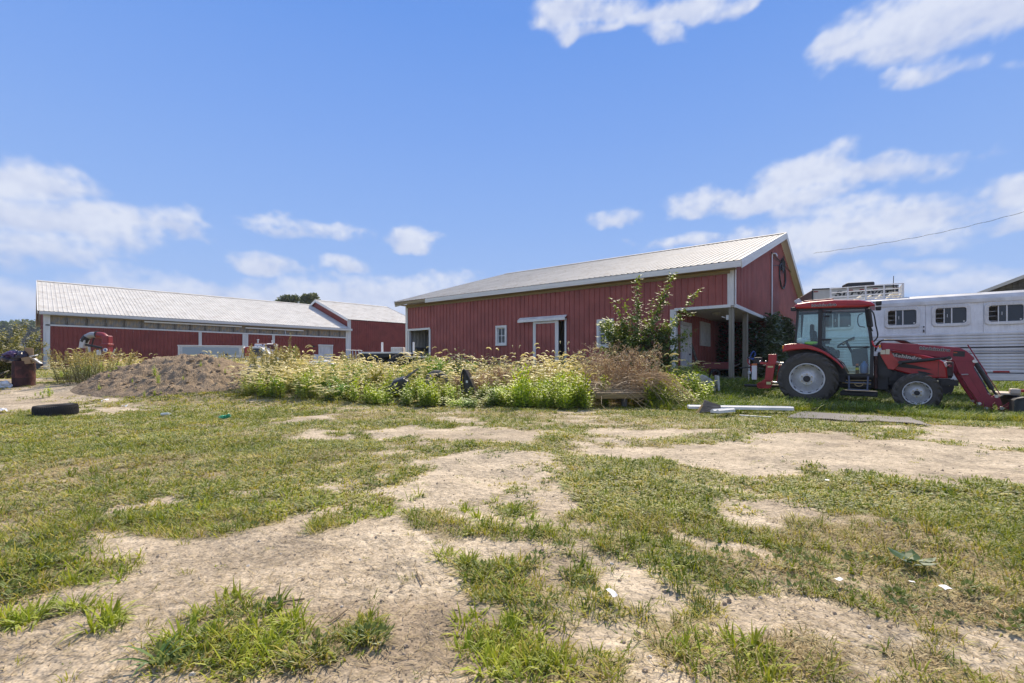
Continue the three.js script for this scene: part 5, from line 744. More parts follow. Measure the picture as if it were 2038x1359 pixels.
// ---------------------------------------------------------------- plants
class Leaves {                                   // collects blades and leaves into one geometry
  constructor() { this.p = []; this.c = []; this.tint = [1, 1, 1]; }
  tri(a, b, c) { for (const q of [a, b, c]) { this.p.push(q[0], q[1], q[2]); this.c.push(...this.tint); } }
  // blade: bent strip from base, heading az, leaning out by `lean`, drooping by `droop`
  blade(x, y, z, len, w, az, lean, droop, seg = 3) {
    const ca = Math.cos(az), sa = Math.sin(az); let px = x, py = y, pz = z, ang = lean, L = null, R = null;
    for (let i = 0; i <= seg; i++) { const f = i / seg, ww = w * (f < .5 ? 1 : (1 - f) * 2) * .5, l = [px - sa * ww, py, pz + ca * ww], r = [px + sa * ww, py, pz - ca * ww];
      if (L) { if (i < seg) { this.tri(L, R, r); this.tri(L, r, l); } else this.tri(L, R, [px, py, pz]); } L = l; R = r; const s = len / seg; px += ca * Math.sin(ang) * s; pz += sa * Math.sin(ang) * s; py += Math.cos(ang) * s; ang += droop / seg; }
    return [px, py, pz];
  }
  // oval leaf folded along its midrib: at p, direction d, side s (unit vectors), length, width
  leaf(p, d, s, len, w, fold = .25, curl = .2) {
    const n = [d[1] * s[2] - d[2] * s[1], d[2] * s[0] - d[0] * s[2], d[0] * s[1] - d[1] * s[0]], at = (a, b, c) => [0, 1, 2].map(i => p[i] + d[i] * a + s[i] * b + n[i] * c);
    const t0 = p, m1 = at(len * .35, 0, 0), m2 = at(len * .7, 0, -curl * len * .15), t1 = at(len, 0, -curl * len * .45);
    for (const q of [1, -1]) { const a = at(len * .3, q * w * .5, fold * w * .5), b = at(len * .65, q * w * .42, fold * w * .4 - curl * len * .12); this.tri(t0, m1, a); this.tri(m1, b, a); this.tri(m1, m2, b); this.tri(m2, t1, b); }
  }
  // quick two-triangle leaf
  flake(p, r, s) { const th = r() * 6.283, u = r() * 2 - 1, q = Math.sqrt(1 - u * u), d = [q * Math.cos(th), u, q * Math.sin(th)], t2 = r() * 6.283; let e = [Math.cos(t2), 0.3, Math.sin(t2)]; const dp = d[0] * e[0] + d[1] * e[1] + d[2] * e[2]; e = e.map((v, i) => v - d[i] * dp); const l = Math.hypot(...e) || 1; e = e.map(v => v / l);
    const at = (a, b) => p.map((v, i) => v + d[i] * a * s + e[i] * b * s); const A = at(-.6, 0), B = at(0, .34), C = at(.6, 0), D = at(0, -.34); this.tri(A, B, C); this.tri(A, C, D); }
  stem(a, b, r0, r1 = r0 * .6) { const d = vec(b[0] - a[0], b[1] - a[1], b[2] - a[2]).normalize(), u = (Math.abs(d.y) > .9 ? vec(1, 0, 0) : vec(0, 1, 0)).cross(d).normalize(), v = d.clone().cross(u); const ring = (p, r) => [0, 1, 2].map(k => { const t = k * 2.094; return [p[0] + (u.x * Math.cos(t) + v.x * Math.sin(t)) * r, p[1] + (u.y * Math.cos(t) + v.y * Math.sin(t)) * r, p[2] + (u.z * Math.cos(t) + v.z * Math.sin(t)) * r]; }); const A = ring(a, r0), B = ring(b, r1); for (let k = 0; k < 3; k++) { const m = (k + 1) % 3; this.tri(A[k], A[m], B[m]); this.tri(A[k], B[m], B[k]); } }
  geo(colors = false) { const g = new THREE.BufferGeometry(); g.setAttribute('position', new THREE.Float32BufferAttribute(this.p, 3)); if (colors) g.setAttribute('color', new THREE.Float32BufferAttribute(this.c, 3)); g.computeVertexNormals(); return g; }
}
const TAU = Math.PI * 2;
function dirs(r, az, up) { const d = [Math.cos(az) * Math.cos(up), Math.sin(up), Math.sin(az) * Math.cos(up)], s = [-Math.sin(az), (r() - .5) * .5, Math.cos(az)]; const l = Math.hypot(...s); return [d, s.map(v => v / l)]; }
// scatter: instanced copies with a place, turn, size and colour each
function scatter(name, geo, mat, items, label, category) {
  const m = new THREE.InstancedMesh(geo, mat, items.length); m.name = numbered(name); const c = new THREE.Color(), q = new THREE.Quaternion(), e = new THREE.Euler(), M = new THREE.Matrix4();
  items.forEach((t, i) => { e.set(t.tx ?? 0, t.a, t.tz ?? 0); q.setFromEuler(e); const s = t.s, h = t.h ?? s; M.compose(vec(t.x, t.y, t.z), q, vec(s, h, s)); m.setMatrixAt(i, M); m.setColorAt(i, c.setRGB(...t.c)); });
  m.castShadow = m.receiveShadow = true; scene.add(m); return tag(m, label, category, null, 'stuff');
}
const mixc = (a, b, t) => a.map((v, i) => lerp(v, b[i], t));
const bladeM = leafMat([1, 1, 1], .5, .75), weedM = new THREE.MeshPhysicalMaterial({ color: lin(1, 1, 1), roughness: .62, transmission: .6, thickness: 0, ior: 1.4, side: THREE.DoubleSide, vertexColors: true }), dryM = leafMat([1, 1, 1], .25, .9);

// ---- lawn
function tuft(seed, n, h, spread, w, lean) { const r = rng(seed), L = new Leaves(); for (let i = 0; i < n; i++) { const a = r() * TAU, q = Math.sqrt(r()) * spread; L.blade(Math.cos(a) * q, -.006, Math.sin(a) * q, h * (.5 + r() * .8), w * (.7 + r() * .6), a + (r() - .5) * 2.2, lean * (.3 + r()), .5 + r() * 1.1, 3); } return L.geo(); }
{
  const r = rng(100), G = [[.25, .29, .012], [.37, .375, .02], [.155, .21, .012], [.47, .40, .05]], S = [[.52, .41, .20], [.42, .31, .14], [.58, .48, .27], [.33, .24, .11]];
  const kinds = [[], [], [], [], []]; const matAt = (x, d) => { const Qd = [[6.2, 10.2], [7.42, 9.0], [6.72, 7.7], [5.3, 9.25]]; let ok = true; for (let k = 0; k < 4; k++) { const a = Qd[k], b = Qd[(k + 1) % 4]; if ((b[0] - a[0]) * (d - a[1]) - (b[1] - a[1]) * (x - a[0]) > -.03) ok = false; } return ok; };
  const area = (d0, d1, dens, big) => { const n = Math.floor((d1 * d1 - d0 * d0) * 1.16 * dens); for (let i = 0; i < n; i++) {
    const d = Math.sqrt(lerp(d0 * d0, d1 * d1, r())), x = (r() * 2 - 1) * (1.16 * d + .4), c = cover(x, d), st = strawy(x, d), lush = sstep(lerp(10, 8.4, sstep(7, 8.2, x)), lerp(10.8, 9.6, sstep(7, 8.2, x)), d) * sstep(2.8, 5, x + d * .05);
    const inside = lush > .4 ? .95 : c; if (r() > sstep(.24, .8, inside) * .92 + (inside > .1 ? .045 : .012)) continue; if (matAt(x, d) && r() > .05) continue;
    const wall = 16 + (7.4 - x) * .758; if (d > wall - .1 && x > -6 && x < 7.4) continue; if (d > 17 && x < 8 && x > -18) continue; if (x > 7.2 && x < 9.5 && d > 16.6) continue;
    const dry = r() < st * .85 * (1 - lush), col = dry ? S[Math.floor(r() * 4)] : mixc(G[Math.floor(r() * 4)], S[0], clamp(st * .55 * r()) * (1 - lush * .8)).map((q, n) => q * lerp(1, [.62, .82, .8][n], lush)); const v = .75 + r() * .5;  // lush grass also tinted darker, shade around the tractor put into its colour
    const y = gy(x, -d), near = d < 3.2, k = lush > .4 ? 3 : dry ? 1 : near ? (r() < .62 ? 0 : 4) : 2;
    const s = (lush > .4 ? .9 + r() * .8 : (.55 + .75 * inside * (.6 + r() * .8))) * big; kinds[k].push({ x, y, z: -d, a: r() * TAU, s, h: s * (.8 + r() * .5), c: col.map(q => q * v) });
  } };
  area(1.2, 2.2, 1150, .8); area(2.2, 3.6, 800, .85); area(3.6, 6.5, 380, .95); area(6.5, 10, 170, 1.1); area(10, 17, 62, 1.5); area(17, 34, 14, 2.6);
  scatter('lawn_grass', tuft(1, 11, .056, .042, .0055, .95), bladeM, kinds[0], 'short green lawn grass growing in patches in front', 'grass');
  scatter('lawn_grass', tuft(5, 10, .05, .05, .0068, 1.35), bladeM, kinds[4], 'low spreading green grass between the lawn tufts in front', 'grass');
  scatter('dry_grass', tuft(2, 14, .056, .055, .0034, 1.2), dryM, kinds[1], 'dry straw coloured grass among the green lawn', 'dry grass');
  scatter('lawn_grass', tuft(3, 13, .055, .085, .0105, 1.0), bladeM, kinds[2], 'short lawn grass on the yard farther back', 'grass');
  scatter('tall_grass', tuft(4, 20, .10, .08, .0068, .45), bladeM, kinds[3], 'longer lush grass around the tractor and before the porch, shade tinted into its colour', 'grass');
  // bigger clumps standing in the bare soil in front
  const cl = [], broad = [], L2 = [];
  for (const e of GRASSY) { if (e[1] > 4.2) continue; const n = Math.floor(16 * e[4] * Math.min(2, e[2] * 4) * (e[1] < 2 ? 3.2 : 1)); for (let i = 0; i < n; i++) { const a = r() * TAU, q = Math.sqrt(r()) * .95, x = e[0] + Math.cos(a) * q * e[2], d = e[1] + Math.sin(a) * q * e[3]; const v = .8 + r() * .5; cl.push({ x, y: gy(x, -d), z: -d, a: r() * TAU, s: .6 + r() * .55, c: mixc([.24, .32, .015], [.44, .46, .03], r()).map(z => z * v) }); } }
  for (let i = 0; i < 15000; i++) { const d = 1.6 + Math.pow(r(), .8) * 9, x = (r() * 2 - 1) * 1.16 * d; if (cover(x, d) < .62 || fbm(x * 1.6 + 13, d * 1.6 + 44, 3) < .53) continue; if (strawy(x, d) > .6 && r() < .7) continue; cl.push({ x, y: gy(x, -d), z: -d, a: r() * TAU, s: (.45 + r() * .45) * (1 + d * .05), c: mixc([.12, .19, .01], [.34, .37, .02], r()) }); }
  scatter('grass_clump', tuft(6, 15, .10, .035, .0075, 1.0), bladeM, cl, 'longer green grass clumps on the bare soil in front', 'grass');
  // low broad-leaved weeds
  { const q = rng(31), L = new Leaves(); for (let i = 0; i < 16; i++) { const a = q() * TAU, [d, s] = dirs(q, a, .25 + q() * .5), o = .015 + q() * .05; L.leaf([Math.cos(a) * o, .01 + q() * .03, Math.sin(a) * o], d, s, .03 + q() * .02, .018 + q() * .008); }
    for (let i = 0; i < 1500; i++) { const d = 1.5 + r() * r() * 8, x = (r() * 2 - 1) * 1.15 * d; if (cover(x, d) < .5 || fbm(x * 1.3 + 90, d * 1.3, 3) < .54) continue; broad.push({ x, y: gy(x, -d), z: -d, a: r() * TAU, s: .35 + r() * .45, c: mixc([.14, .2, .035], [.24, .27, .06], r()) }); }
    scatter('broadleaf_weeds', L.geo(), bladeM, broad, 'small broad-leaved weeds growing through the lawn', 'weeds'); }
  // straw bits, clods and pebbles on the bare soil
  const bits = [], clods = [], q = rng(33); for (let i = 0; i < 60000; i++) { const d = 1.25 + Math.pow(q(), 1.5) * 7, x = (q() * 2 - 1) * 1.15 * d; if (fbm(x * 1.5 + 8, d * 1.5 + 90, 3) < .33 + q() * .22) continue; bits.push({ x, y: gy(x, -d) + .003, z: -d, a: q() * TAU, tx: (q() - .5) * .5, tz: (q() - .5) * .5, s: .45 + q() * q() * 1.3, c: mixc([.46, .38, .22], [.26, .19, .11], q()) }); }
  { const L = new Leaves(); L.blade(-.018, .002, 0, .036, .0026, 0, 1.45, .3, 2); scatter('straw_litter', L.geo(), dryM, bits, 'bits of dry straw strewn over the bare soil', 'straw'); }
  for (let i = 0; i < 9000; i++) { const d = 1.25 + Math.pow(q(), 1.6) * 6, x = (q() * 2 - 1) * 1.15 * d; if (cover(x, d) > .6 || fbm(x * 2 + 80, d * 2, 3) < .4 + q() * .14) continue; const s = .0018 + Math.pow(q(), 7) * .008; clods.push({ x, y: gy(x, -d) + s * .2, z: -d, a: q() * TAU, tx: q() * 3, s, c: mixc([.46, .37, .26], q() < .1 ? [.6, .58, .52] : [.30, .23, .16], q()) }); }
  scatter('soil_clods', lumpGeo(1, .7, 1, 2, .8, 1), std([1, 1, 1], .95), clods, 'small clods and pebbles on the bare soil', 'soil clods');
}
// two sticks and a few stems on the soil, the big dock leaves at the right
{
  const st = (a, b, r0, lab) => { const o = part('stick', [rod(P(...a), P(...b), r0, 7, r0 * .7)], std([.42, .32, .20], .9, 0, { map: scaled(woodTex, 2) })); tag(o, lab, 'stick'); };
  st([-.46, 2.31, .012], [-.41, 2.19, .012], .004, 'thin pale stick on the bare soil left of the centre'); st([-.70, 1.83, .012], [-.66, 1.93, .014], .005, 'short pale stick on the soil beside the big front grass clump');
  st([-.98, 1.96, .01], [-.86, 1.99, .012], .006, 'brown twig lying on the soil behind the front grass clump');
  const D = thing('dock_plant', 'low dock plant with broad leaves in the lawn at the right front', 'plant', P(1.98, 2.36)); const r = rng(7); for (let i = 0; i < 9; i++) { const L = new Leaves(), a = i * .75 + r() * .5, [d, s] = dirs(r, a, .08 + r() * .25); L.leaf([Math.cos(a) * .02, .03 + r() * .02, Math.sin(a) * .02], d, s, .06 + r() * .06, .05 + r() * .015, .15, .25); part('leaf', L.geo(), leafMat([.055, .115, .03], .35, .5), D); }
  const F = thing('weed_plant', 'single upright grass weed on the bare soil at the lower left', 'plant', P(-1.17, 1.58)); { const L = new Leaves(); for (let i = 0; i < 9; i++) L.blade((r() - .5) * .02, 0, (r() - .5) * .02, .1 + r() * .07, .011, i * .75 + r(), .35 + r() * .6, 1.1, 4); part('blades', L.geo(), leafMat([.10, .19, .03], .4, .6), F); }
}
// ---- weeds: heights and kinds over the overgrown strip before the barn
const FRONT = [[-8.2, 14.6], [-7.2, 13.0], [-5, 12.3], [-3, 11.7], [-1, 11.15], [1.5, 10.75], [3.3, 10.75], [4.1, 11.3], [5.3, 12.9], [6.4, 14.3]];
const frontD = x => { if (x < FRONT[0][0]) return 17.3; for (let i = 0; i < FRONT.length - 1; i++) if (x <= FRONT[i + 1][0]) return lerp(FRONT[i][1], FRONT[i + 1][1], (x - FRONT[i][0]) / (FRONT[i + 1][0] - FRONT[i][0])); return 99; };
const backD = x => x > -5.7 ? 15.75 + (7.4 - x) * .758 : 28;
function foxtail(seed, heads) { const r = rng(seed), L = new Leaves(); const gr = [.36, .42, .025];
  for (let i = 0; i < heads; i++) { const a = r() * TAU, q = r() * .1, h = .5 + r() * .45; L.tint = mixc(gr, [.62, .56, .12], r()); const t = L.blade(Math.cos(a) * q, 0, Math.sin(a) * q, h, .006, a, .12 + r() * .2, .35, 4);
    // nodding bristly head
    L.tint = mixc([.74, .70, .28], [.88, .80, .48], r()); let p = t, ang = .5 + r() * .3; const n = 6, hl = .10 + r() * .07; for (let k = 0; k < n; k++) { const nx = [p[0] + Math.cos(a) * Math.sin(ang) * hl / n * 1.4, p[1] + Math.cos(ang) * hl / n * 1.4, p[2] + Math.sin(a) * Math.sin(ang) * hl / n * 1.4]; L.stem(p, nx, k === 0 ? .007 : .0145, k === n - 1 ? .005 : .0145); p = nx; ang += .3; } }
  for (let i = 0; i < 34; i++) { const a = r() * TAU; L.tint = mixc(gr, [.55, .52, .08], r()); L.blade((r() - .5) * .16, r() * .3, (r() - .5) * .16, .2 + r() * .25, .011, a, .5 + r() * .5, 1.2, 4); }
  return L.geo(true); }
function leafyWeed(seed) { const r = rng(seed), L = new Leaves(); for (let k = 0; k < 6; k++) { const a = r() * TAU, lean = r() * .3, h = .4 + r() * .35; let b = [(r() - .5) * .16, 0, (r() - .5) * .16]; L.tint = [.12, .17, .04]; const top = [b[0] + Math.cos(a) * lean * h, h, b[2] + Math.sin(a) * lean * h]; L.stem(b, top, .005, .002);
    const n = 17; for (let i = 2; i < n; i++) { const f = i / n, p = [0, 1, 2].map(j => lerp(b[j], top[j], f)), az = i * 2.4 + k, [d, s] = dirs(r, az, .1 + r() * .5 - (1 - f) * .3); L.tint = mixc([.32, .46, .012], [.62, .68, .02], r() * .6 + f * .4); L.leaf(p, d, s, (.135 - f * .05) * (.7 + r() * .6), (.058 - f * .018) * (.8 + r() * .4), .3, .6); if (f > .35) { const pp = p.map((v, j) => v + d[j] * .04); L.leaf(pp, d, s, .05 * (.7 + r() * .6), .022, .3, .5); } } }
  return L.geo(true); }
function dryWeed(seed) { const r = rng(seed), L = new Leaves(); for (let k = 0; k < 5; k++) { const a = r() * TAU, h = .5 + r() * .4; L.tint = mixc([.36, .24, .13], [.52, .38, .23], r()); const b = [(r() - .5) * .12, 0, (r() - .5) * .12], t = [b[0] + Math.cos(a) * .2 * h, h, b[2] + Math.sin(a) * .2 * h]; L.stem(b, t, .005, .002); for (let i = 0; i < 15; i++) { const f = .25 + .75 * r(), p = [0, 1, 2].map(j => lerp(b[j], t[j], f)), az = r() * TAU, q = .06 + r() * .12, e = [p[0] + Math.cos(az) * q * .7, p[1] + q * .7, p[2] + Math.sin(az) * q * .7]; L.stem(p, e, .002, .001); for (let m = 0; m < 7; m++) { L.tint = mixc([.36, .23, .13], [.60, .43, .27], r()); L.flake([0, 1, 2].map(j => lerp(p[j], e[j], .3 + .7 * r()) + (r() - .5) * .02), r, .013 + r() * .012); } } } return L.geo(true); }
{
  const r = rng(200), fox = [[], []], lea = [[], []], dry = [[], []];
  for (let i = 0; i < 60000; i++) {
    const x = -17 + r() * 23.5, d = 10.5 + r() * 18, f = frontD(x), b = backD(x); if (d < f || d > b) continue;
    if (x < -7.6 && d < 17.3 && ((x + 10.5) / 3.1) ** 2 + ((d - 15.2) / 2.3) ** 2 < 1) continue;
    const e = d - f, n = fbm(x * .7 + 5, d * .7 + 9, 3), edge = sstep(0, .9, e);
    let keep = (e < 3 ? .19 : .125) * (x < -7.6 ? .8 : 1) * (d > 21 ? .6 : 1); if (Math.abs(x - 2.5) < .8 && d < 12.3) keep *= .06; let low = 1; for (const [ox, od] of [[-3.05, 13.0], [-1.1, 12.8], [-2.2, 14.4], [-4.6, 18.4]]) if (Math.abs(x - ox) < .62 && d < od + .25 && d > od - 1.9) { keep *= .4; low = .62; } if (x > 4.2) keep *= .75; if (Math.hypot((x - 3.6) / 1.5, (d - 14.6) / 1.2) < 1) keep *= .5; if (r() > keep) continue;
    const y = groundH(x, -d), hh = (.40 + .06 * edge + .85 * (n - .5) - .05 * sstep(3, 7, e)) * (x > 3.9 ? .8 : 1) * (x < -8 ? .85 : 1), t = { x, y, z: -d, a: r() * TAU, s: .75 + r() * .5, tx: (r() - .5) * .25, tz: (r() - .5) * .25, c: grey(.8 + r() * .45) }; t.h = t.s * hh * (.8 + r() * .4) * 1.25 * low;
    // which kind
    const leafy = sstep(2.6, .6, e) * sstep(-4.3, -2.6, x) * .95 + sstep(.9, .2, e) * .4 + (x > 3.9 ? .6 : 0), brown = Math.max(sstep(1.6, .5, Math.hypot((x + .5) / 1.0, (d - 14.5) / 1.6)), sstep(1.5, .6, Math.hypot((x - 3.2) / .85, (d - 13.6) / 1.5)) * .95, sstep(.62, .75, n) * .35);
    const ragw = sstep(.56, .66, fbm(x * .45 + 33, d * .5 + 12, 3)); const u = r(); if (u < ragw * .42) { t.h *= 1.3; t.c = [.6, .68, .7].map(v => v * (.8 + r() * .5)); lea[Math.floor(r() * 2)].push(t); } else if (u < brown * .75) dry[Math.floor(r() * 2)].push(t); else if (r() < leafy) { t.h *= 1.35; lea[Math.floor(r() * 2)].push(t); } else fox[r() < sstep(-2.5, -5, x) * .5 + .42 ? 0 : 1].push(t);
  }
  fox.forEach((it, k) => scatter('foxtail_grass', foxtail(40 + k, k ? 3 : 9), weedM, it, k ? 'green weedy grass with few seed heads filling the strip before the barns' : 'tall foxtail grass with pale nodding heads before the barns', 'weeds'));
  lea.forEach((it, k) => scatter('leafy_weeds', leafyWeed(50 + k), weedM, it, k ? 'leafy green weeds mixed along the front edge of the strip' : 'bright green leafy weeds along the front edge of the strip', 'weeds'));
  dry.forEach((it, k) => scatter('dead_weeds', dryWeed(60 + k), weedM, it, k ? 'dead brown weeds mixed in before the barn' : 'dead brown weeds in drifts before the sliding door and shrub', 'dead weeds'));
  // small weeds on the mound and a green fringe at its foot
  const ms = []; for (let i = 0; i < 50; i++) { const x = -13 + r() * 5.4, d = 12.6 + r() * 2.2; const foot = d < 13.3; if (!foot && r() > .3) continue; ms.push({ x, y: groundH(x, -d) + (foot ? 0 : .25 + .3 * sstep(13.2, 14.8, d)), z: -d, a: r() * TAU, s: .18 + r() * r() * .4, c: grey(1.1) }); }
  scatter('leafy_weeds', leafyWeed(57), weedM, ms, 'small green weeds on the earth mound and along its foot', 'weeds');
}
// ---- goldenrod and other single plants
function goldenrod(name, label, x, d, n, h, seed, gold = .5, spread = .35, group) {
  const T = thing(name, label, 'plant', P(x, d), 0, group), r = rng(seed), L = new Leaves(), S = new Leaves(), Q = new Leaves();
  for (let k = 0; k < n; k++) { const a = r() * TAU, q = Math.sqrt(r()) * spread, hh = h * (.65 + r() * .4), b = [Math.cos(a) * q, 0, Math.sin(a) * q], t = [b[0] * 1.5 + (r() - .5) * .1, hh, b[2] * 1.5 + (r() - .5) * .1]; S.tint = mixc([.16, .17, .05], [.24, .17, .09], r()); S.stem(b, t, .007, .003);
    const m = Math.floor(hh * 42); for (let i = 2; i < m; i++) { const f = i / m, p = [0, 1, 2].map(j => lerp(b[j], t[j], f)), [dd, s] = dirs(r, i * 2.4 + k, .5 - r() * .8); L.tint = f < .3 ? mixc([.2, .18, .06], [.13, .15, .04], r()) : mixc([.16, .21, .04], [.30, .32, .08], r()); L.leaf(p, dd, s, .10 * (.7 + r() * .6) * (1.1 - f * .5), .02, .2, .7); }
    for (let i = 0; i < 40; i++) { const f = .72 + .3 * r(), p = [0, 1, 2].map(j => lerp(b[j], t[j], f)), az = r() * TAU, w = (1.06 - f) * .4; Q.tint = mixc([.38, .36, .09], [.66, .52, .13], r() * gold * 2); Q.flake([p[0] + Math.cos(az) * w * r(), p[1] + r() * .05, p[2] + Math.sin(az) * w * r()], r, .035); } }
  part('foliage', L.geo(true), weedM, T); part('stems', S.geo(true), weedM, T); part('flower_heads', Q.geo(true), weedM, T); return T;
}
goldenrod('goldenrod', 'tall yellow-green goldenrod clump right of the rusty drum', -13.2, 15.2, 60, 1.05, 1, .8, .8, 'goldenrod clumps among the weeds');
goldenrod('goldenrod', 'brownish goldenrod stems close beside the rusty drum', -14.0, 15.4, 30, 1.0, 2, .7, .5, 'goldenrod clumps among the weeds');
goldenrod('goldenrod', 'large feathery goldenrod bush right of the earth mound', -7.6, 15.2, 70, 1.15, 3, .7, .6, 'goldenrod clumps among the weeds');
goldenrod('goldenrod', 'goldenrod clump behind the mound, below the silver bed cap', -11.6, 19.0, 30, 1.05, 4, .5, .8, 'goldenrod clumps among the weeds');
goldenrod('goldenrod', 'goldenrod clump in front of the pickup door', -9.9, 18.2, 24, 1.0, 5, .5, .7, 'goldenrod clumps among the weeds');
goldenrod('goldenrod', 'goldenrod clump in front of the bonnet of the pickup', -8.3, 18.0, 24, .85, 6, .5, .6, 'goldenrod clumps among the weeds');
goldenrod('goldenrod', 'single tall goldenrod plume before the faded red trailer', -9.2, 19.8, 4, 1.75, 7, .5, .12, 'goldenrod clumps among the weeds');
goldenrod('goldenrod', 'goldenrod clump below the silver corral gate', -6.6, 20.5, 22, 1.05, 8, .5, .6, 'goldenrod clumps among the weeds');
goldenrod('goldenrod', 'loose weeds standing on the near side of the forage blower', -14.6, 17.2, 24, .55, 9, .4, .9, 'goldenrod clumps among the weeds');
goldenrod('pokeweed', 'leafy reddish weed against the barn wall right of the open doorway', -4.0, 19.5, 9, 1.15, 10, .1, .3);
// ---- leafy shrubs
function branch(L, S, r, a, b, leafLen, n, tints, sag = .1) { const m = 6; let prev = a; const at = f => [lerp(a[0], b[0], f), lerp(a[1], b[1], f) + Math.sin(Math.PI * f) * sag, lerp(a[2], b[2], f)];
  for (let i = 1; i <= m; i++) { const p = at(i / m); S.tint = [.17, .14, .10]; S.stem(prev, p, .014 * (1.1 - i / m), .014 * (1.02 - i / m)); prev = p; }
  for (let i = 0; i < n; i++) { const f = .15 + .85 * (i / n), p = at(f), az = i * 2.4 + r() * .8, [d, s] = dirs(r, az, .55 - r() * 1.8), o = p.map((v, j) => v + d[j] * (.02 + r() * .05)); L.tint = mixc(tints[0], tints[1], clamp(r() * .7 + (f - .6) * .8)); L.leaf(o, d, s, leafLen * (.65 + r() * .6), leafLen * .52, .25, .5); } }
{
  const T = thing('shrub', 'overgrown leafy shrub with long shoots before the near barn, between window and porch', 'shrub', P(4.05, 15.2)), r = rng(300); const d0 = 15.0;
  const at = (px, py, d = d0) => { const o = T.position; return [(px - 1019) / 955 * d - o.x, 1 + (727 - py) / 955 * d - o.y, -d - o.z]; };
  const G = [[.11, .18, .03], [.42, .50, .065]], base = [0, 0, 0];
  const shoots = [[1193, 640, 34], [1200, 655, 34], [1212, 632, 30], [1268, 547, 34], [1340, 540, 34], [1393, 570, 30], [1220, 590, 18], [1243, 595, 14], [1205, 632, 22], [1262, 622, 24], [1195, 640, 16], [1300, 625, 20], [1222, 665, 22], [1195, 668, 14], [1250, 670, 24], [1300, 590, 20], [1320, 570, 14], [1332, 640, 18], [1367, 655, 18], [1386, 652, 12], [1372, 684, 16], [1312, 665, 24], [1300, 700, 22], [1345, 692, 20], [1330, 720, 18], [1220, 700, 20], [1255, 718, 22], [1275, 690, 22], [1280, 655, 20], [1240, 640, 22], [1190, 690, 10]];
  for (let k = 0; k < 26; k++) shoots.push([1192 + r() * 165, 628 + r() * 105 + Math.abs(r() - .5) * 20, 18]); const groups = [[], [], []]; shoots.forEach((s, i) => groups[i < 3 ? 0 : i % 2 + 1].push(s));
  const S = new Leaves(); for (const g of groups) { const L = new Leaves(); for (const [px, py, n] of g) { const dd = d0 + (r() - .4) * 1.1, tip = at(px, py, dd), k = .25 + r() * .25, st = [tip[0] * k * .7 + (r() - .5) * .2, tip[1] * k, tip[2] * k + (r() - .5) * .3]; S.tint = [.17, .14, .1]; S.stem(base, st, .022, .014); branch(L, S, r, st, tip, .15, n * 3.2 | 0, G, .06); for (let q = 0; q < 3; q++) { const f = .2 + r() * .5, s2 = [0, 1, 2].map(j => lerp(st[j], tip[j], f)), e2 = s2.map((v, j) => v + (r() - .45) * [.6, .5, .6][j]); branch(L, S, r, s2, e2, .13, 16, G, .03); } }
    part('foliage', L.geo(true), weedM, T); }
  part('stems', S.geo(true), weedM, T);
  const C = new Leaves(); for (let i = 0; i < 900; i++) { const a = r() * TAU, q = Math.sqrt(r()), p = [Math.cos(a) * q * 1.1, .1 + r() * 1.5, Math.sin(a) * q * .7 - .2]; const [d, s] = dirs(r, r() * TAU, (r() - .6)); C.tint = mixc([.035, .06, .02], [.07, .11, .03], r()); C.leaf(p, d, s, .1, .05); } part('inner_shade_foliage', C.geo(true), weedM, T);  // inner leaves tinted dark, shade inside the shrub put into their colour
}
{
  const T = thing('bush', 'yellow-green bush at the far left edge behind the rusty drum', 'bush', P(-17.95, 16.6)), r = rng(301), L = new Leaves(), S = new Leaves(); for (let k = 0; k < 80; k++) { const a = r() * TAU, q = Math.sqrt(r()), e = [Math.cos(a) * q * 1.7, .6 + r() * 1.8 * (1.15 - q * .5), Math.sin(a) * q * 1.1]; branch(L, S, r, [e[0] * .3, .1, e[2] * .3], e, .10, 170, [[.18, .21, .04], [.44, .40, .09]], .1); } part('foliage', L.geo(true), weedM, T); part('stems', S.geo(true), weedM, T);
}
{
  const T = thing('bush', 'small leafy bush in the weeds below the barn window', 'bush', P(-1.75, 15.0)), r = rng(302), L = new Leaves(), S = new Leaves(); for (let k = 0; k < 10; k++) { const a = r() * TAU, e = [Math.cos(a) * .45 * r(), .65 + r() * .55, Math.sin(a) * .4 * r()]; branch(L, S, r, [0, .1, 0], e, .10, 22, [[.14, .22, .035], [.32, .36, .07]], .05); } part('foliage', L.geo(true), weedM, T); part('stems', S.geo(true), weedM, T);
  const U = thing('weed_plant', 'dark green broad weed beside the open doorway of the near barn', 'plant', P(-4.9, 20.2)), L2 = new Leaves(), S2 = new Leaves(); for (let k = 0; k < 9; k++) { const a = r() * TAU, e = [Math.cos(a) * .7 * r(), .5 + r() * .5, Math.sin(a) * .4]; branch(L2, S2, r, [0, .1, 0], e, .13, 16, [[.05, .09, .025], [.14, .16, .04]], .05); } part('foliage', L2.geo(true), weedM, U); part('stems', S2.geo(true), weedM, U);
}
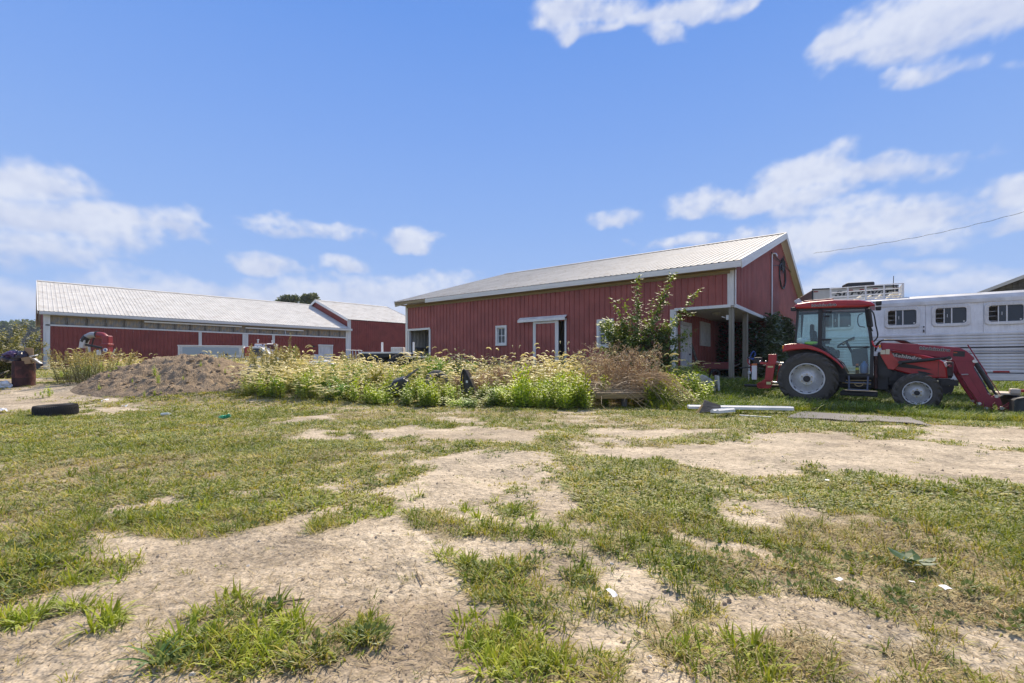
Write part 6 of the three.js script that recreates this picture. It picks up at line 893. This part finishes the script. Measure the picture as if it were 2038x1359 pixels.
// ---- vine over the gable and inside the porch
{
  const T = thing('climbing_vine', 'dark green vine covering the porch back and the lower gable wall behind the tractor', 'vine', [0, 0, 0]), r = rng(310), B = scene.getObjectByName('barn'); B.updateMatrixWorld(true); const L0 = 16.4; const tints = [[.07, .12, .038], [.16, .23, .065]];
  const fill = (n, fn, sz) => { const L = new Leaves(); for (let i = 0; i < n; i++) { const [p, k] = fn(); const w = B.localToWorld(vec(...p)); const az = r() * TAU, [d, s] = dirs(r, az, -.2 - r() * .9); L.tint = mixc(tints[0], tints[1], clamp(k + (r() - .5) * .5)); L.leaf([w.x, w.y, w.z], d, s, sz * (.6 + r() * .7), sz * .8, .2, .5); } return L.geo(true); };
  // on the gable: a bulging heap from u = 4.6 to 11 m back
  const prof = u => 2.35 * sstep(2.6, 4.6, u) * sstep(14.5, 8, u) + .5;
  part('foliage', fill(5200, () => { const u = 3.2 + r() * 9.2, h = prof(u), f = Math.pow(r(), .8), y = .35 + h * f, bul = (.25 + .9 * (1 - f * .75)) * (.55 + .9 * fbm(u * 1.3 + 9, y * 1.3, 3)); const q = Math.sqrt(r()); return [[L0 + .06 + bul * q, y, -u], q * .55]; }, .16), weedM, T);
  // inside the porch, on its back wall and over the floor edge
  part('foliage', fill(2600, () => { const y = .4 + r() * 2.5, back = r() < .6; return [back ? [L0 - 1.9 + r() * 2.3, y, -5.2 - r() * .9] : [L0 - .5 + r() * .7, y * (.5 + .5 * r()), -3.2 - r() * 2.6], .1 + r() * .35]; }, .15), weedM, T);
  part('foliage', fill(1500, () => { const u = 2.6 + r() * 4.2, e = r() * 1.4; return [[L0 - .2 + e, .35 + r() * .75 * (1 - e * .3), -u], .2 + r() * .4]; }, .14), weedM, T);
  const gs = []; for (let k = 0; k < 22; k++) { const u = 4.6 + r() * 5; const pts = [[L0 + .1, .3, -u], [L0 + .12, 1.2, -u - (r() - .5) * .5], [L0 + .1, 2.2, -u - (r() - .5)], [L0 + .06, prof(u) * .9, -u - (r() - .5) * 1.4]].map(p => { const w = B.localToWorld(vec(...p)); return [w.x, w.y, w.z]; }); gs.push(tube(pts, .012, 14, 5)); } part('stems', gs, M.wood, T);
}
// ---- dead brush heaped over the pallet
{
  const T = thing('brush_pile', 'heap of dead grey-brown stalks lying over the wooden pallet', 'brush pile', P(2.7, 11.75, 0)), r = rng(320), S = new Leaves(), F = new Leaves();
  // stalks tipped over in every direction, thickest on the right where they hang down over the edge of the pallet
  for (let k = 0; k < 420; k++) { const hang = r() < .55, a = hang ? -.9 + r() * 1.6 : r() * TAU, len = .35 + r() * r() * 1.3; let p = hang ? [.75 - 1.3 * r() * r() + (r() - .5) * .3, .45 + r() * .35, -.3 + r() * .7] : [(r() - .5) * 1.6, .3 + r() * .35, (r() - .6) * 1.1], ry = hang ? .3 - r() * .5 : (r() - .35) * .9, rr = .006 + r() * .006; S.tint = mixc([.46, .35, .21], [.84, .72, .52], r());
    for (let i = 0; i < 4; i++) { const az = a + (r() - .5) * .9, e = [p[0] + Math.cos(az) * len / 4 * .9, Math.max(.02, p[1] + ry * len / 4), p[2] + Math.sin(az) * len / 4 * .9 + (hang ? len / 4 * .35 : 0)]; S.stem(p, e, rr, rr * .8); if (r() < .55) { const f = [e[0] + (r() - .5) * .28, e[1] + (r() - .4) * .2, e[2] + (r() - .3) * .24]; S.stem(e, f, rr * .6, rr * .3); if (r() < .5) S.stem(f, [f[0] + (r() - .5) * .15, f[1] + (r() - .5) * .12, f[2] + (r() - .5) * .12], rr * .35, rr * .2); } p = e; rr *= .8; ry -= hang ? .45 : .2; } }
  for (let k = 0; k < 95; k++) { const a = r() * TAU, b = [.15 + (r() - .5) * 1.8, .3, -.9 + r() * .9], h = .55 + r() * .95, t = [b[0] + Math.cos(a) * .25, b[1] + h * .85, b[2] + Math.sin(a) * .25]; S.tint = [.48, .35, .22]; S.stem(b, t, .008, .004); for (let i = 0; i < 16; i++) { const f = .3 + r() * .7, p = [0, 1, 2].map(j => lerp(b[j], t[j], f)), az = r() * TAU, q = .08 + r() * .16, e = [p[0] + Math.cos(az) * q, p[1] + q * .6, p[2] + Math.sin(az) * q]; S.tint = mixc([.42, .29, .17], [.62, .47, .30], r()); S.stem(p, e, .004, .002); for (let m = 0; m < 6; m++) { F.tint = mixc([.50, .36, .19], [.82, .66, .42], r()); F.flake([0, 1, 2].map(j => lerp(p[j], e[j], r()) + (r() - .5) * .03), r, .016 + r() * .016); } } }
  for (const [a, b] of [[[-.9, .1, .3], [-1.5, -.02, .9]], [[-.6, .35, .3], [-1.3, .1, .7]], [[.5, .02, .9], [1.1, .12, .5]], [[-1.0, .2, .2], [-1.8, .18, .5]], [[.9, .05, .6], [.2, .0, 1.0]]]) { S.tint = [.55, .46, .34]; S.stem(a, b, .008, .004); }
  part('stalks', S.geo(true), weedM, T); part('dead_leaves', F.geo(true), weedM, T);
}
// ---- trees far behind
function treeCrown(L, r, cx, cy, cz, R, n, size, tints) { const blobs = []; for (let i = 0; i < 9; i++) { const a = r() * TAU, u = r() * 1.5 - .5, q = Math.sqrt(Math.max(0, 1 - u * u * .6)) * .65; blobs.push([cx + Math.cos(a) * q * R * .75, cy + u * R * .55, cz + Math.sin(a) * q * R * .75, R * (.32 + r() * .2)]); }
  for (let i = 0; i < n; i++) { const b = blobs[i % 9], th = r() * TAU, u = r() * 2 - 1, q = Math.sqrt(1 - u * u), k = Math.pow(r(), .4); const p = [b[0] + q * Math.cos(th) * b[3] * k, b[1] + u * b[3] * k * .85, b[2] + q * Math.sin(th) * b[3] * k]; L.tint = mixc(tints[0], tints[1], r()); L.flake(p, r, size * (.7 + r() * .6)); } }
const barkM = std([.16, .13, .10], .9, 0, { map: scaled(woodTex, .5) });
function farTree(label, px, py, d, R, seed, lean = 0) { const x = (px - 1019) / 955 * d, top = 1 + (727 - py) / 955 * d, g = groundH(x, -d), T = thing('tree', label, 'tree', [x, g, -d]), r = rng(seed), L = new Leaves(); T.userData.group = 'trees behind the long barn'; const h = top - g; treeCrown(L, r, 0, h - R * .8, 0, R, 2600, .34, [[.08, .115, .03], [.26, .28, .07]]); treeCrown(L, r, R * .2, h - R * 1.7, 0, R * 1.1, 2200, .34, [[.07, .1, .03], [.2, .22, .06]]); part('crown', L.geo(true), weedM, T); part('trunk', [rod([0, -.5, 0], [0, h - R * 1.2, 0], .4, 10, .18), rod([0, h - R * 2.2, 0], [R * .5, h - R * 1.1, .4], .14, 7, .06), rod([0, h - R * 2.0, 0], [-R * .5, h - R, -.3], .14, 7, .06)], barkM, T); }
farTree('rounded dark green tree showing behind the ridge of the long barn, left of the pair', 576, 586, 92, 2.9, 401); farTree('dark green tree behind the step between the two barn roofs', 617, 583, 92, 2.2, 402);
farTree('low tip of a tree just above the ridge, left of the pair of trees', 548, 600, 92, 1.4, 403);
{
  const r = rng(410), Ls = [0, 1, 2].map(k => { const L = new Leaves(); treeCrown(L, rng(411 + k), 0, 5.2, 0, 4.6, 1500, .85, [[.08, .13, .035], [.21, .26, .075]]); L.tint = [.12, .1, .08]; L.stem([0, -1, 0], [0, 5, 0], .5, .25); return L.geo(true); }), its = [[], [], []];
  for (let i = 0; i < 560; i++) { const d = 235 + r() * 190, x = -d * (.86 + r() * .62); its[i % 3].push({ x, y: groundH(x, -d) - 1.5, z: -d, a: r() * TAU, s: 1.0 + r() * .7, c: mixc([.8, .9, .8], [1.15, 1.05, .8], r()) }); }
  its.forEach((it, k) => scatter('forest', Ls[k], weedM, it, ['wooded hillside beyond the field at the far left', 'trees of the wooded hillside at the far left', 'farther trees of the wooded hillside at the far left'][k], 'forest'));
}
renderer.render(scene, camera);
